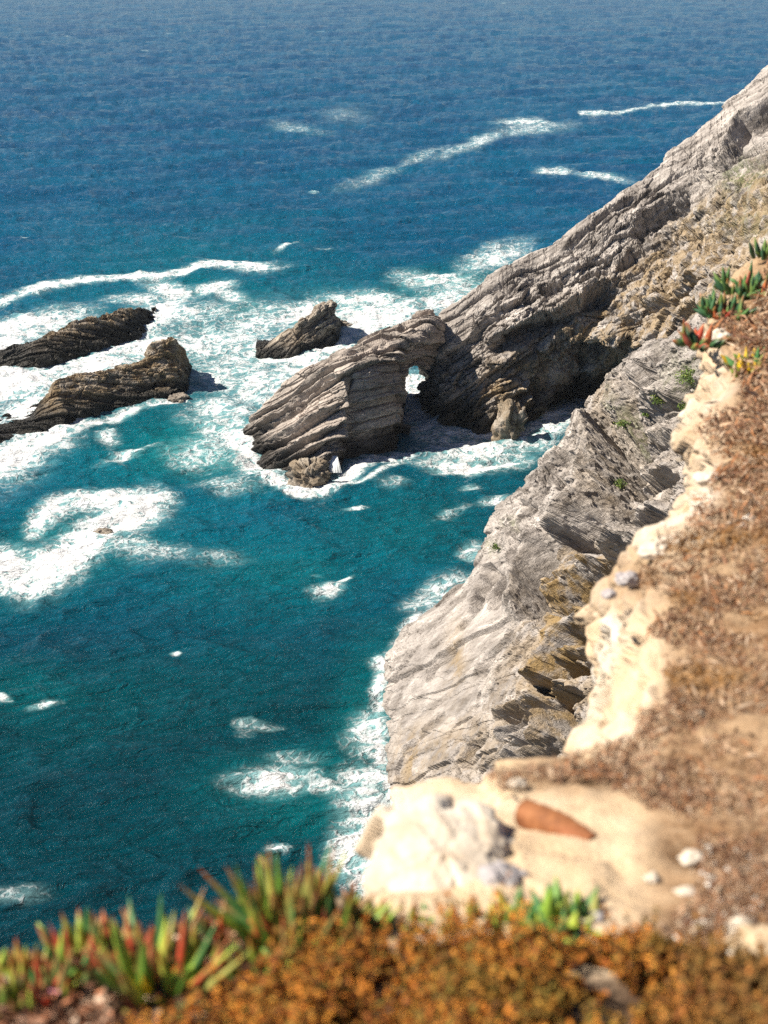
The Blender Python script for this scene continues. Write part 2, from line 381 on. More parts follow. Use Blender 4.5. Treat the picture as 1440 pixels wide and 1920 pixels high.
for pts, w, st in [([(1085, 212), (1150, 212), (1200, 204), (1275, 195), (1370, 191)], 2.6, .66),
                   ([(-120, 570), (0, 560), (60, 545), (150, 528), (230, 520), (300, 514), (350, 508), (390, 494), (450, 492), (500, 500)], 6, .95),
                   ([(455, 835), (470, 880), (515, 900), (560, 912), (610, 912), (650, 888), (700, 862), (770, 850)], 12, .9),
                   ([(530, 922), (600, 921), (680, 902), (740, 870)], 5, .8), ([(120, 815), (180, 790), (260, 765), (340, 745)], 7, .75),
                   ([(-120, 1050), (0, 1055), (60, 1085), (130, 1050), (185, 1005), (240, 975), (285, 948)], 36, 1.0), ([(60, 985), (110, 950), (160, 938), (230, 938), (285, 950)], 20, .9),
                   ([(735, 1235), (760, 1190), (800, 1155), (860, 1105)], 15, .95), ([(0, 700), (70, 700), (130, 685), (180, 668), (280, 615)], 8, 1),
                   ([(480, 672), (560, 672), (610, 656), (645, 640)], 8, .95), ([(1080, 770), (1030, 790), (980, 812), (840, 806)], 8, .9),
                   ([(725, 1240), (705, 1300), (720, 1400), (730, 1500)], 14, .75)]:
    foam = np.maximum(foam, pl(pts, w, st))
foam = foam**.7*(.95+.42*fbm(WP*.5, 4, 8))
# sparse whitecaps in the open water
cap = sstep(.60, .78, fbm(WP*np.array([.10, .30, 1]), 3, 21))*sstep(.35, .6, noise(WP*.03, 22)*.5+.5)
foam = np.maximum(foam, .42*cap)
foam = np.clip(foam, 0, 1)
turq = bl((360, 640, 430, 190, -5, .8), (600, 640, 320, 110, 0, .85), (330, 850, 330, 130, 0, .8), (880, 540, 240, 60, 0, .7), (180, 1010, 330, 110, -10, .8), (450, 1060, 300, 110, 0, .6),
          (880, 840, 220, 70, 0, .55), (790, 980, 340, 130, 0, .5), (600, 1490, 220, 90, 0, .75), (720, 1350, 110, 200, 0, .55), (280, 1290, 420, 130, -15, .2), (690, 1600, 130, 110, 0, .7), (60, 1290, 150, 60, 0, .45), (420, 1560, 400, 70, -5, .1))
turq = np.clip(turq + .35*foam, 0, 1)*(.85+.5*fbm(WP*.05, 3, 31))
green = bl((800, 970, 330, 150, 0, .6), (980, 900, 180, 90, 0, .6), (650, 1080, 260, 100, 0, .5), (200, 800, 150, 60, 0, .4))
green = np.maximum(green, .95*sstep(850, 1350, PYY0))
# real wave heights
ca, sa = math.cos(R(17)), math.sin(R(17))
U = (SX*ca+SY*sa); V_ = (-SX*sa+SY*ca)
Q = np.stack([U*.055, V_*.16, 0*U], -1); Qw = Q+.5*np.stack([fbm(Q*.8, 2, 41), fbm(Q*.8, 2, 42), 0*U], -1)
hgt = .55*ridged(Qw, 2, 43) + .26*ridged(Qw*2.7, 2, 44) + .12*ridged(Qw*np.array([6, 6.5, 1]), 2, 45)
Q2 = np.stack([(SX*.8-SY*.6)*.09, (SX*.6+SY*.8)*.2, 0*U], -1)
hgt = (hgt + .25*ridged(Q2, 3, 47))*1.0
dist = np.hypot(SX, SY)
hgt = (hgt-.35)*1.15*(1-sstep(400, 1500, dist)*.9) + .35*foam*fbm(WP*.6, 3, 50)
SZ = hgt*np.where(dist > 2000, 0, 1)
m = MT('sea_water')
geo = m.n('ShaderNodeNewGeometry').outputs['Position']
fo = m.attr('foam').outputs['Fac']; tq = m.attr('turq').outputs['Fac']; gr = m.attr('green').outputs['Fac']
wv = m.map(geo, (1, 1, 0), (0, 0, R(-17)))
deep = m.mix(m.rng(m.noise(m.map(wv, (.02, .06, 1)), 1, 4), .35, .65), (.001, .058, .138), (.001, .084, .168))
deep = m.mix(gr, deep, (.000, .033, .046))
c = m.mix(tq, deep, (.001, .14, .155))
c = m.mix(m.rng(tq, .75, 1.2, 0, .45), c, (.05, .38, .40))
# lace: warped cell walls at two sizes
wp = m.n('ShaderNodeVectorMath', operation='ADD')
nz = m.n('ShaderNodeTexNoise'); m.put(nz.inputs['Vector'], geo); nz.inputs['Scale'].default_value = .45; nz.inputs['Detail'].default_value = 4
sc_ = m.n('ShaderNodeVectorMath', operation='SCALE'); m.put(sc_.inputs[0], nz.outputs['Color']); sc_.inputs['Scale'].default_value = 3.4
m.put(wp.inputs[0], wv); m.put(wp.inputs[1], sc_.outputs[0])
L1 = m.vor(m.map(wp.outputs[0], (.35, .62, 1)), 1, 'DISTANCE_TO_EDGE').outputs['Distance']
L2 = m.vor(m.map(wp.outputs[0], (1.1, 1.7, 1)), 1, 'DISTANCE_TO_EDGE').outputs['Distance']
fine = m.noise(m.map(wp.outputs[0], (.7, 1.5, 1)), 1.4, 9, .72)
lace = m.math('ADD', m.math('MULTIPLY', m.rng(L1, 0, .35, 1, 0), .40), m.math('MULTIPLY', m.rng(L2, 0, .4, 1, 0), .32))
lace = m.math('ADD', lace, m.math('MULTIPLY', fine, .46))
thr = m.rng(fo, 0, 1, 1.02, .12, False)
ff = m.n('ShaderNodeMapRange', interpolation_type='SMOOTHSTEP'); m.put(ff.inputs[0], lace); m.put(ff.inputs[1], m.math('SUBTRACT', thr, .02)); m.put(ff.inputs[2], m.math('ADD', thr, .46))
foamf = m.math('MULTIPLY', ff.outputs[0], m.rng(fo, .08, .3))
milky = m.math('MULTIPLY', m.rng(fo, .08, .8, 0, .8), m.rng(fine, .3, .7, .5, 1))
c = m.mix(milky, c, (.36, .62, .64))
c = m.mix(m.math('MULTIPLY', foamf, m.rng(fo, .3, .9, .6, 1)), c, (.78, .79, .80))
m.put(m.b.inputs['Base Color'], c)
m.put(m.b.inputs['Roughness'], m.rng(foamf, 0, 1, .10, .8)); m.b.inputs['Specular IOR Level'].default_value = .38
m.b.inputs['IOR'].default_value = 1.33
b1 = m.noise(m.map(wv, (.45, 1.25, 1)), 1.0, 7, .62, .6)
b2 = m.noise(m.map(geo, (.16, .34, 1)), 1.0, 3, .5, .4)
b3 = m.noise(m.map(geo, (2.2, 3.4, 1)), 1.0, 4, .6)
b1 = m.math('SUBTRACT', 1.0, m.math('ABSOLUTE', m.math('MULTIPLY_ADD', b1, 3.0, -1.5)))
hh = m.math('ADD', m.math('ADD', m.math('MULTIPLY', b1, .55), m.math('MULTIPLY', b2, 1.6)), m.math('MULTIPLY', b3, .22))
hh = m.math('ADD', hh, m.math('MULTIPLY', foamf, .25))
m.put(m.b.inputs['Normal'], m.bump(hh, 1.0, .58))
SEA = m.m
nU, nV = PX.shape
Vs = np.stack([SX, SY, SZ], -1)
Fs = grid_faces(nU, nV)[:, ::-1]
sea = mesh_obj('sea', Vs.reshape(-1, 3), Fs[:, ::-1] if False else Fs, SEA, None, True,
               {'foam': ('FLOAT', foam), 'turq': ('FLOAT', turq), 'green': ('FLOAT', np.clip(green, 0, 1))})
tag(sea, 'deep blue and turquoise sea streaked with white foam', None, None, 'structure')

# ------------------------------------------------------------ the headland beyond the cove
def off(p, dx, dy, z): return np.array([p[0]+dx, p[1]+dy, z])
def hsec(crest, mids, foot, back=14):
    c = PY(*crest)
    return [off(c, -2, back+6, -4), off(c, -1, back*.5, c[2]*.45), c] + [PY(*q_) for q_ in mids] + [foot, off(foot, 1, 2.5, -5)]
H = [
 hsec((818, 606, 175), [(812, 635, 173), (807, 668, 173.5), (799, 712, 174.5)], PZ(795, 752, -.5), 4),
 hsec((826, 596, 174), [(828, 640, 169.8), (830, 690, 168), (832, 740, 166.5)], PZ(838, 800, -.5), 8),
 hsec((880, 546, 175), [(882, 625, 169.5), (888, 690, 167.3), (892, 745, 166)], PZ(895, 808, -.5), 10),
 hsec((950, 500, 177), [(945, 590, 169), (945, 665, 166.3), (945, 740, 165)], PZ(948, 815, -.5), 12),
 hsec((1010, 466, 180), [(1005, 565, 171), (1000, 650, 168), (1000, 725, 169)], PZ(1000, 794, -.5), 12),
 hsec((1100, 402, 183), [(1090, 510, 172.5), (1085, 610, 167.5), (1080, 690, 175)], PZ(1075, 752, -.5), 14),
 hsec((1180, 345, 186), [(1170, 450, 176), (1160, 550, 169), (1150, 635, 163.5)], PY(1150, 715, 174), 14),
 hsec((1260, 275, 191), [(1255, 375, 180), (1245, 470, 169), (1230, 580, 158)], PY(1225, 700, 152), 16),
 hsec((1340, 216, 196), [(1335, 300, 181), (1330, 400, 166), (1300, 520, 152)], PY(1290, 700, 142), 18),
 hsec((1440, 136, 202), [(1440, 240, 178), (1440, 350, 152), (1440, 450, 130)], PY(1420, 620, 116), 20),
 hsec((1540, 60, 210), [(1560, 200, 176), (1580, 330, 146), (1600, 430, 120)], PY(1600, 600, 105), 26),
 hsec((1700, -40, 222), [(1740, 150, 176), (1780, 300, 140), (1800, 400, 110)], PY(1800, 600, 95), 34),
 hsec((2300, -240, 240), [(2380, 60, 180), (2450, 250, 135), (2500, 380, 100)], PY(2500, 600, 85), 40),
]
HF = [  # overhanging edges: travel so that the recess is on the right-hand side of travel in the photo
 ([(905, 668), (925, 640), (960, 612), (1010, 588), (1060, 575), (1110, 545), (1150, 520)], 3.75, 36),
 ([(1060, 655), (1090, 640), (1120, 645), (1160, 640), (1185, 632)], 3.25, 36),
 ([(1180, 445), (1205, 415), (1245, 385), (1300, 362)], 4.50, 26),
 ([(1318, 305), (1345, 300), (1375, 262), (1395, 225), (1445, 195), (1480, 170)], 3.75, 18),
 ([(1160, 610), (1215, 582), (1270, 560), (1330, 505)], 2.38, 14),
 ([(1140, 500), (1180, 470), (1240, 450), (1290, 420)], 1.88, 16),
 ([(1010, 552), (1030, 538), (1055, 530)], 3.00, 11),
 ([(1080, 522), (1105, 505), (1140, 500)], 2.50, 12),
 ([(850, 720), (870, 690), (905, 668)], 1.50, 14),
 ([(960, 745), (985, 700), (1010, 650)], 3.25, 22),
 ([(935, 825), (945, 780), (975, 735)], -2.00, 16),
 ([(1000, 790), (1020, 740), (1060, 690)], 3.50, 30),
 ([(1180, 660), (1240, 640), (1275, 600), (1320, 560)], 2.00, 14),
 ([(1340, 460), (1380, 430), (1440, 380)], 1.75, 14), ([(1360, 345), (1400, 320), (1450, 300)], 1.50, 14),
 ([(1380, 460), (1400, 420), (1450, 400)], 2.00, 12), ([(870, 640), (930, 590), (1000, 540)], 1.12, 10), ([(1040, 470), (1120, 420), (1200, 365)], 1.12, 10),
]
def h_ochre(px, py, G):
    ln = py-(590+(px-820)*-.72)          # depth below the crest line in the photo
    return .7*np.clip(.9*sstep(120, 210, ln)*sstep(1080, 1180, px) + .8*blob(px, py, 965, 700, 45, 50) + .6*blob(px, py, 1100, 610, 60, 40) + .35*blob(px, py, 900, 760, 60, 50) + .6*sstep(150, 250, ln), 0, 1)
def h_rmap(px, py):
    cy = np.interp(px, [780, 818, 880, 950, 1010, 1100, 1180, 1260, 1340, 1440, 1540, 1700], [640, 600, 546, 500, 466, 402, 345, 275, 216, 136, 60, -40])
    return .28+.72*sstep(10, 110, py-cy)
def h_green(px, py, G): return .8*blob(px, py, 1400, 335, 50, 35) + .4*blob(px, py, 1400, 420, 70, 30)
headland = rock('headland', H, 900, 640, GREY, closed=False, seed=100, feats=HF, uw=[1]*10+[.8, .3], warp=.7, crack=.35, fa=(.5, .36, .18), rmap=h_rmap, ochre=h_ochre, green=h_green, wet=(1.0, 5.0), amp=1.0, vw=[.25, .35, 1.2, 1.2, 1.2, 1.2, .4])
tag(headland, 'slanting grey limestone headland rising to the right beyond the cove', None, None, 'structure')

# ------------------------------------------------------------ the arch rock
def tube(crest, lip, mid, foot, bk, under=None):
    """closed section: crest, lip, mid, foot / underside, back"""
    c = PY(*crest); l = PY(*lip)
    if under is None:
        f = PZ(foot[0], foot[1], -.3); f2 = off(f, 0, .5, -3)
        mm = PY(mid[0], mid[1], (l[1]*.45+f[1]*.55)); b2 = off(c, 0, bk, -3); b1 = off(c, -.3, bk*.55, c[2]*.5)
    else:
        f = PY(*foot); f2 = off(f, .2, 1.5, f[2]-.1)
        mm = PY(mid[0], mid[1], (l[1]*.5+f[1]*.5)); b2 = off(c, 0, bk, under); b1 = off(c, 0, bk*.8, (c[2]+under)/2)
    return [c, l, mm, f, f2, b2, b1]
tip = PZ(461, 822, -.6)
A = [[tip+np.array([dx, dy_, dz_]) for dx, dy_, dz_ in ((0, 0, 1.0), (.2, -.5, .9), (.2, -.8, .3), (.2, -1, -.5), (.3, 0, -2.5), (.3, 1.5, -2.5), (.2, 1, 0))],
 tube((482, 788, 160.5), (486, 808, 159.5), (488, 832, 0), (488, 862, 0), 4),
 tube((506, 757, 160), (512, 790, 157.5), (516, 838, 0), (520, 885, 0), 6),
 tube((545, 720, 159.5), (552, 748, 157), (560, 820, 0), (562, 903, 0), 8),
 tube((590, 692, 160), (598, 712, 157), (606, 800, 0), (606, 900, 0), 9),
 tube((640, 668, 161.5), (650, 690, 155.5), (648, 780, 0), (640, 876, 0), 10),
 tube((664, 658, 163), (672, 694, 155.2), (664, 770, 0), (664, 862, 0), 10),
 tube((700, 640, 165), (708, 676, 157.2), (706, 750, 0), (706, 850, 0), 10),
 tube((738, 622, 167.5), (742, 660, 159.6), (742, 740, 0), (744, 836, 0), 9),
 tube((745, 618, 168), (748, 656, 160.2), (750, 735, 0), (753, 818, 0), 8),
 tube((754, 613, 168.5), (758, 638, 162.2), (754, 668, 0), (755, 714, 162), 6, 7.2),
 tube((775, 602, 170), (780, 628, 164), (779, 655, 0), (779, 688, 164), 5, 7.6),
 tube((803, 588, 172), (808, 612, 167.5), (806, 645, 0), (800, 690, 167), 4.5, 7.6),
 tube((820, 596, 173), (824, 612, 171.5), (822, 645, 0), (816, 672, 171), 4, 7.4),
 tube((826, 622, 173.5), (828, 636, 172.5), (826, 655, 0), (822, 680, 172), 3, 6.6)]
AF = [([(646, 690), (650, 740), (645, 800), (642, 860)][::-1], 1.6, 22),
      ([(478, 812), (530, 775), (590, 735), (650, 700)], 1.1, 8), ([(500, 840), (560, 800), (610, 770), (650, 745)], .9, 8),
      ([(515, 868), (570, 828), (620, 800), (650, 780)], 1.2, 9), ([(600, 700), (660, 668), (730, 640), (790, 622)], .7, 7),
      ([(660, 680), (720, 655), (790, 640)], .6, 7), ([(500, 790), (560, 745), (640, 695)], .7, 6)]
arch = rock('arch_rock', A, 520, 420, ARCHROCK, seed=200, k=1.3, amp=.75, feats=AF, beds=(1.5, 1.5), wet=(.5, 3.2), bed=frame((5.7, 5, 0), (7, -13, 11)), big=.6, warp=.5, crack=.5, fa=(.22, .20, .10), vw=[1.6, 1.6, 1.6, .4, .4, .6, .8])
tag(arch, 'layered dark arch rock with a natural opening, leaning against the headland', 'arch rock')

# ------------------------------------------------------------ sea stacks
def stack(name, label, cols, mat, bk, seed, nu, nv, k=1.5, amp=.8, group=None, feats=(), och=.6, wet=(.3, 1.8), beds=(1.0, .5), bed=BED):
    secs = []
    for cx, cy, fx, fy in cols:
        f = PZ(fx, fy, -.2); cyv = f[1]+bk*.45
        c = PY(cx, cy, cyv); c[2] = max(c[2], .2)
        l = c*.72+f*.28; l[2] = c[2]*.82; mm = c*.38+f*.62; mm[2] = c[2]*.42
        secs.append([c, l, mm, f, off(f, 0, .4, -2.5), off(c, 0, bk*.7, -2.5), off(c, 0, bk*.4, c[2]*.5)])
    o = rock(name, secs, nu, nv, mat, seed=seed, k=k, amp=amp, feats=feats, ochre=lambda px, py, G: och*np.ones_like(px), wet=wet, beds=beds, bed=bed, big=.6, puff=.45, fa=(.5, .36, .17), vw=[1.4, 1.4, 1.4, .4, .4, .6, .8])
    return tag(o, label, 'sea stack', group)
VB = frame((.9, .3, .25), (.2, -.35, .9))
stack('sea_stack', 'long low dark rock farthest left, brown on top, in white surf',
      [(-60, 690, -60, 698), (-20, 678, -20, 692), (10, 667, 15, 689), (60, 650, 60, 690), (100, 630, 105, 680), (140, 612, 145, 668), (180, 597, 190, 655), (225, 585, 235, 638), (262, 579, 270, 622), (278, 590, 284, 612), (288, 602, 290, 606)],
      DARKROCK, 9, 300, 300, 170, group=None, och=.6, wet=(1.2, 3.0), bed=VB)
stack('sea_stack', 'long brown and dark rock with a knobbed right end, nearer of the two left rocks',
      [(-70, 835, -70, 850), (-20, 820, -20, 836), (10, 806, 20, 822), (60, 782, 70, 812), (86, 752, 95, 804), (104, 724, 120, 797), (140, 709, 155, 785), (200, 702, 205, 770), (250, 688, 255, 757), (272, 676, 280, 752), (288, 650, 300, 748), (305, 643, 320, 744), (326, 646, 336, 738), (338, 680, 346, 734), (348, 708, 352, 728)],
      DARKROCK, 10, 320, 360, 220, och=.7, wet=(.6, 2.4), bed=VB)
stack('sea_stack', 'small dark pointed rock shaped like a fin, alone in the foam beyond the arch',
      [(480, 664, 482, 667), (500, 652, 502, 669), (530, 636, 533, 668), (552, 622, 560, 667), (566, 600, 580, 662), (592, 584, 600, 655), (612, 572, 618, 648), (623, 566, 628, 640), (629, 592, 634, 634), (634, 618, 637, 628)],
      DARKROCK, 7, 340, 240, 200, k=1.7, och=.2, wet=(.5, 2.0), beds=(1.0, .7))
def small_rock(name, label, p, r, seed, mat, n=40, crease=.08, och=0.0, cat='rock', squash=.7, k=None, parent=None, group=None, amp=.22):
    u = np.linspace(0, math.pi, n); v = np.linspace(0, 2*math.pi, 2*n, endpoint=False)
    U_, V2 = np.meshgrid(u, v, indexing='ij')
    D = np.stack([np.sin(U_)*np.cos(V2), np.sin(U_)*np.sin(V2), np.cos(U_)], -1)
    f, e = facets(D*1.3+seed, seed, 1.2); f2, e2 = facets(D*3.1+seed, seed+3, 1.2)
    rr = 1+amp*f+amp*.4*f2+.10*fbm(D*2+seed, 4, seed)-crease*(1-sstep(0, .1, e))
    P = D*rr[..., None]*np.array(r)
    P[..., 2] = np.where(P[..., 2] < -squash*r[2], -squash*r[2], P[..., 2])
    V = P.reshape(-1, 3); F = grid_faces(n, 2*n, True)
    kk = k or 1.0
    o = mesh_obj(name, V, F[:, ::-1], mat, parent, True, {'rq': ('FLOAT_VECTOR', (V+seed)*kk), 'mask': ('FLOAT_COLOR', np.tile([och, 0, 0, 1.], (len(V), 1)))})
    o.location = p
    return tag(o, label, cat, group)
small_rock('sea_rock', 'tiny dark rock just right of the fin-shaped rock', tuple(PZ(641, 609, .1)), (1.3, .7, .7), 401, DARKROCK)
small_rock('sea_rock', 'tiny half-sunk rock breaking the white swirl at left', tuple(PZ(192, 1002, -.1)), (1.3, .7, .6), 402, DARKROCK)
small_rock('sea_rock', 'low dark rock off the right end of the knobbed sea rock', tuple(PZ(335, 747, -.1)), (1.3, .9, .6), 403, DARKROCK)
small_rock('sea_rock', 'brown pointed rock at the foot of the arch rock, by a small cascade', tuple(PZ(582, 902, .1)), (1.8, 1.1, 1.6), 404, DARKROCK, n=60, amp=.42, och=.35)
small_rock('sea_rock', 'brown rock stump in the surf at the foot of the headland', tuple(PZ(955, 812, .6)), (1.5, 1.3, 3.1), 405, DARKROCK, n=60, amp=.34, och=.5)

# ------------------------------------------------------------ the near cliff
def bsec(foot, s_, mids, deep):
    if foot is None:
        sp = PZ(*s_); f = off(sp, 1.0, 3.0, -1.0); f2 = off(sp, 1.5, 4.5, -5)
    else: f = PZ(foot[0], foot[1], -.3); f2 = off(f, -.3, .4, -5)
    sp = PZ(*s_)
    md = (f+sp)/2 + (np.array([-.4, -.2, 0]) if foot is not None else np.array([.1, .6, 0]))
    dp = PZ(*deep)
    return [f2, f, md, sp] + [PZ(*q_) for q_ in mids] + [dp, np.array([7+.15*dp[1], .35*dp[1], 54.0]), np.array([11+.1*dp[1], .15*dp[1], 56.6])]
B = [
 bsec((770, 1760), (790, 1740, 3), [(890, 1720, 10), (1000, 1700, 19), (1120, 1650, 27)], (1300, 1600, 42)),
 bsec((752, 1600), (766, 1585, 2.5), [(860, 1580, 9), (980, 1560, 17), (1120, 1520, 26)], (1300, 1470, 41)),
 bsec((740, 1500), (752, 1480, 2.5), [(850, 1470, 8), (970, 1450, 15), (1120, 1400, 25)], (1300, 1370, 40)),
 bsec((728, 1400), (738, 1385, 2.5), [(850, 1365, 8), (975, 1350, 15), (1130, 1310, 25)], (1300, 1280, 39)),
 bsec((720, 1310), (730, 1290, 2.5), [(855, 1270, 8.5), (980, 1250, 15.5), (1130, 1210, 25)], (1300, 1180, 39)),
 bsec((742, 1215), (758, 1195, 2.2), [(875, 1180, 9), (990, 1150, 15.5), (1140, 1120, 25)], (1310, 1070, 39)),
 bsec((800, 1155), (815, 1145, 2.0), [(910, 1120, 9), (1020, 1090, 16), (1160, 1060, 25)], (1340, 1000, 39)),
 bsec((858, 1104), (872, 1098, 2.8), [(945, 1070, 9.5), (1045, 1040, 16.5), (1185, 1000, 26)], (1370, 940, 39)),
 bsec(None, (903, 1020, 6), [(970, 1005, 11.5), (1065, 975, 18), (1210, 930, 27)], (1400, 870, 40)),
 bsec(None, (942, 950, 9), [(1015, 935, 13.5), (1105, 905, 19.5), (1240, 860, 28)], (1420, 800, 40)),
 bsec(None, (1008, 884, 11), [(1080, 865, 15.5), (1155, 835, 21), (1275, 790, 29)], (1450, 720, 40)),
 bsec(None, (1062, 832, 13), [(1115, 825, 17), (1185, 795, 22), (1290, 750, 30)], (1470, 680, 40)),
 bsec(None, (1108, 786, 14.5), [(1145, 780, 17.5), (1210, 750, 23), (1310, 710, 31)], (1480, 640, 41)),
 bsec(None, (1118, 738, 15.5), [(1160, 735, 18.5), (1230, 705, 24), (1320, 670, 31)], (1490, 600, 41)),
 bsec(None, (1165, 688, 18), [(1200, 690, 20.5), (1260, 665, 25), (1340, 635, 32)], (1510, 570, 41)),
 bsec(None, (1232, 648, 21.5), [(1260, 650, 23.5), (1300, 630, 27), (1370, 600, 33)], (1530, 545, 42)),
 bsec(None, (1296, 598, 25), [(1320, 600, 26.5), (1350, 590, 29), (1420, 565, 34)], (1550, 520, 42)),
 bsec(None, (1370, 556, 28), [(1390, 560, 29.5), (1430, 550, 31.5), (1490, 530, 35)], (1600, 490, 43)),
 bsec(None, (1480, 500, 32), [(1500, 500, 33), (1540, 490, 35), (1600, 470, 38)], (1700, 440, 44)),
]
B_ = np.array(B[0]); B = [B_*np.array([.6, 0, 1])+np.array([dx_, dy_, 0])+np.array([0, 1, 0])*B_*f_ for dx_, dy_, f_ in ((-1, -60, .3), (-1, -12, .35), (0, 4, .6))]+B
BF = [
 ([(1058, 1030), (1090, 990), (1118, 950), (1130, 900), (1133, 850), (1120, 815), (1108, 780)], 7.5, 46),
 ([(1140, 850), (1160, 800), (1170, 760), (1178, 715)], 3.6, 24),
 ([(1010, 1128), (1070, 1100), (1120, 1072), (1182, 1038), (1225, 1000)], 5.0, 26),
 ([(966, 1162), (978, 1120), (992, 1070), (1006, 1020), (1012, 985)], 4.6, 26),
 ([(1010, 1060), (1040, 1010), (1055, 965)], 2.2, 16),
 ([(980, 1275), (1020, 1264), (1050, 1208), (1085, 1170), (1118, 1145)], 4.6, 24),
 ([(945, 1356), (975, 1325), (1010, 1295), (1075, 1250), (1120, 1228)], 3.4, 20),
 ([(985, 1446), (1015, 1415), (1040, 1385), (1040, 1345), (1034, 1315)], 4.4, 24),
 ([(935, 1400), (990, 1352), (1040, 1322), (1110, 1285)], 2.4, 16), ([(950, 1436), (985, 1404), (1025, 1382)], 1.8, 12),
 ([(912, 1142), (935, 1112), (950, 1086), (960, 1030), (966, 980)], 1.7, 11), ([(1052, 975), (1046, 930), (1040, 890)], 1.9, 11),
 ([(880, 1130), (905, 1095), (928, 1055)], 1.5, 10), ([(1005, 912), (1030, 880), (1072, 848)], 2.0, 12),
 ([(1165, 808), (1205, 770), (1260, 745), (1300, 700)], 2.8, 17), ([(1175, 725), (1230, 690), (1275, 648)], 2.0, 14),
 ([(1150, 880), (1190, 840), (1260, 808)], 2.4, 16), ([(1110, 1020), (1180, 980), (1260, 955)], 3.0, 18), ([(1150, 940), (1200, 905), (1265, 880)], 2.4, 16),
 ([(1035, 1455), (1080, 1402), (1130, 1375)], 2.2, 15), ([(1120, 1210), (1080, 1240), (1065, 1290)][::-1], 1.8, 14),
 ([(860, 1180), (880, 1150), (895, 1120)], .8, 8), ([(790, 1270), (815, 1230), (850, 1200)], .7, 9), ([(880, 1260), (910, 1210), (950, 1180)], .9, 10),
 ([(760, 1420), (800, 1370), (820, 1330)], .6, 8), ([(850, 1440), (880, 1400), (930, 1370)], .8, 9),
]
def b_ochre(px, py, G):
    r = .95*blob(px, py, 1090, 1110, 90, 75, -30, 3)+.8*blob(px, py, 1060, 1210, 60, 90, 30)+.5*blob(px, py, 850, 1230, 16, 60, 10)+.5*blob(px, py, 765, 1440, 25, 70)+.35*blob(px, py, 850, 1400, 90, 60)
    return np.clip(r*1.2+.7*blob(px, py, 1040, 1330, 100, 110)+.35*blob(px, py, 1180, 900, 90, 110)+.4*blob(px, py, 1130, 740, 50, 40), 0, 1)
def b_green(px, py, G): return .5*blob(px, py, 1290, 720, 40, 50)+.8*blob(px, py, 930, 1028, 10, 14)+.6*blob(px, py, 1160, 790, 12, 60)+.5*blob(px, py, 955, 980, 14, 14)+.5*blob(px, py, 1290, 1330, 20, 40)
near = rock('sea_cliff', B, 1250, 800, GREY, closed=False, seed=500, k=1.35, amp=.8, feats=BF, fa=(.5, .30, .20), rmap=lambda px, py: 1.1-.8*blob(px, py, 850, 1290, 130, 230, 10, 4)-.6*blob(px, py, 930, 1050, 90, 90), ochre=b_ochre, green=b_green, wet=(-1.0, 1.2),
            bed=frame((5.7, 4.4, .8), (7, -13, 11)), warp=.6, crack=.3, beds=(2.2, .5), vw=[.3, .5, .6, 1.3, 1.3, 1.3, .5, .12, .1], uw=[.06, .1, .35]+[1]*18, big=.8)
tag(near, 'pale grey weathered cliff falling to the sea below the viewpoint', None, None, 'structure')

# ------------------------------------------------------------ the cliff top in the foreground
GY = [-30, -3, 0, 1.5, 2.2, 3, 4.5, 7, 9.5, 14, 30]; GZ = [-1.2, -1.5, -1.62, -1.72, -1.82, -2.03, -2.3, -2.55, -2.5, -2.2, -1.0]
def ground_z(x, y): return CAMH+np.interp(y, GY, GZ)+.06*np.clip(x-.4, -.3, 6)
def gp(px, py, dz=0.0):
    z = CAMH-2.0
    for _ in range(14):
        p = PZ(px, py, z); z = float(ground_z(p[0], p[1]))+dz
    return PZ(px, py, z)
LS = [((-700, 1890), (-690, 1960), .25), ((-200, 1850), (-190, 1930), .25), (((60), 1850), (70, 1910), .25), ((250, 1800), (260, 1860), .25), ((430, 1755), (440, 1810), .25), ((600, 1735), (610, 1780), .2),
 ((680, 1720), (720, 1745), .15), ((712, 1640), (760, 1650), .25), ((715, 1560), (790, 1580), .3), ((755, 1512), (800, 1545), .3), ((830, 1500), (850, 1530), .25), ((905, 1496), (920, 1520), .2), ((925, 1455), (965, 1480), .2),
 ((1000, 1442), (1020, 1470), .25), ((1080, 1425), (1110, 1450), .3), ((1125, 1370), (1190, 1390), .6), ((1112, 1290), (1225, 1300), .8), ((1112, 1210), (1225, 1220), .8), ((1125, 1130), (1210, 1150), .6),
 ((1172, 1080), (1215, 1095), .35), ((1222, 1015), (1250, 1035), .3), ((1288, 955), (1325, 975), .5), ((1292, 890), (1335, 900), .6), ((1280, 830), (1325, 840), .6), ((1305, 762), (1345, 775), .6), ((1340, 700), (1375, 710), .5),
 ((1318, 640), (1350, 650), .4), ((1345, 570), (1375, 580), .35), ((1400, 505), (1420, 515), .3), ((1440, 470), (1455, 480), .3), ((1560, 400), (1570, 410), .3), ((1800, 330), (1810, 340), .3)]
secs = []
for (lx, ly), (sx, sy), dp in LS:
    lip = gp(lx, ly, -dp); sh = gp(sx, sy)
    inw = sh[:2]-lip[:2]; inw /= np.linalg.norm(inw)
    tgt = np.array([2.5+max(0, lip[1]-2)*1.2, -1.5+max(0, lip[1]-2)*.9]); t1 = sh[:2]*.6+tgt*.4; t2 = tgt; t3 = tgt*1.0+np.array([14, -9 if lip[1] < 5 else 4])
    inw = inw*.5+np.array([.8, -.6])*.5; row = [off(lip, 9+lip[1]*.3, -4, CAMH-28), off(lip, inw[0]*3, inw[1]*3, CAMH-9), off(lip, inw[0]*.5, inw[1]*.5, lip[2]-1.0), off(lip, inw[0]*.08, inw[1]*.08, lip[2]-.25), lip, sh]
    for t_ in (t1, t2, t3): row.append(np.array([t_[0], t_[1], ground_z(t_[0], t_[1])]))
    secs.append(row)
secs = np.array(secs)
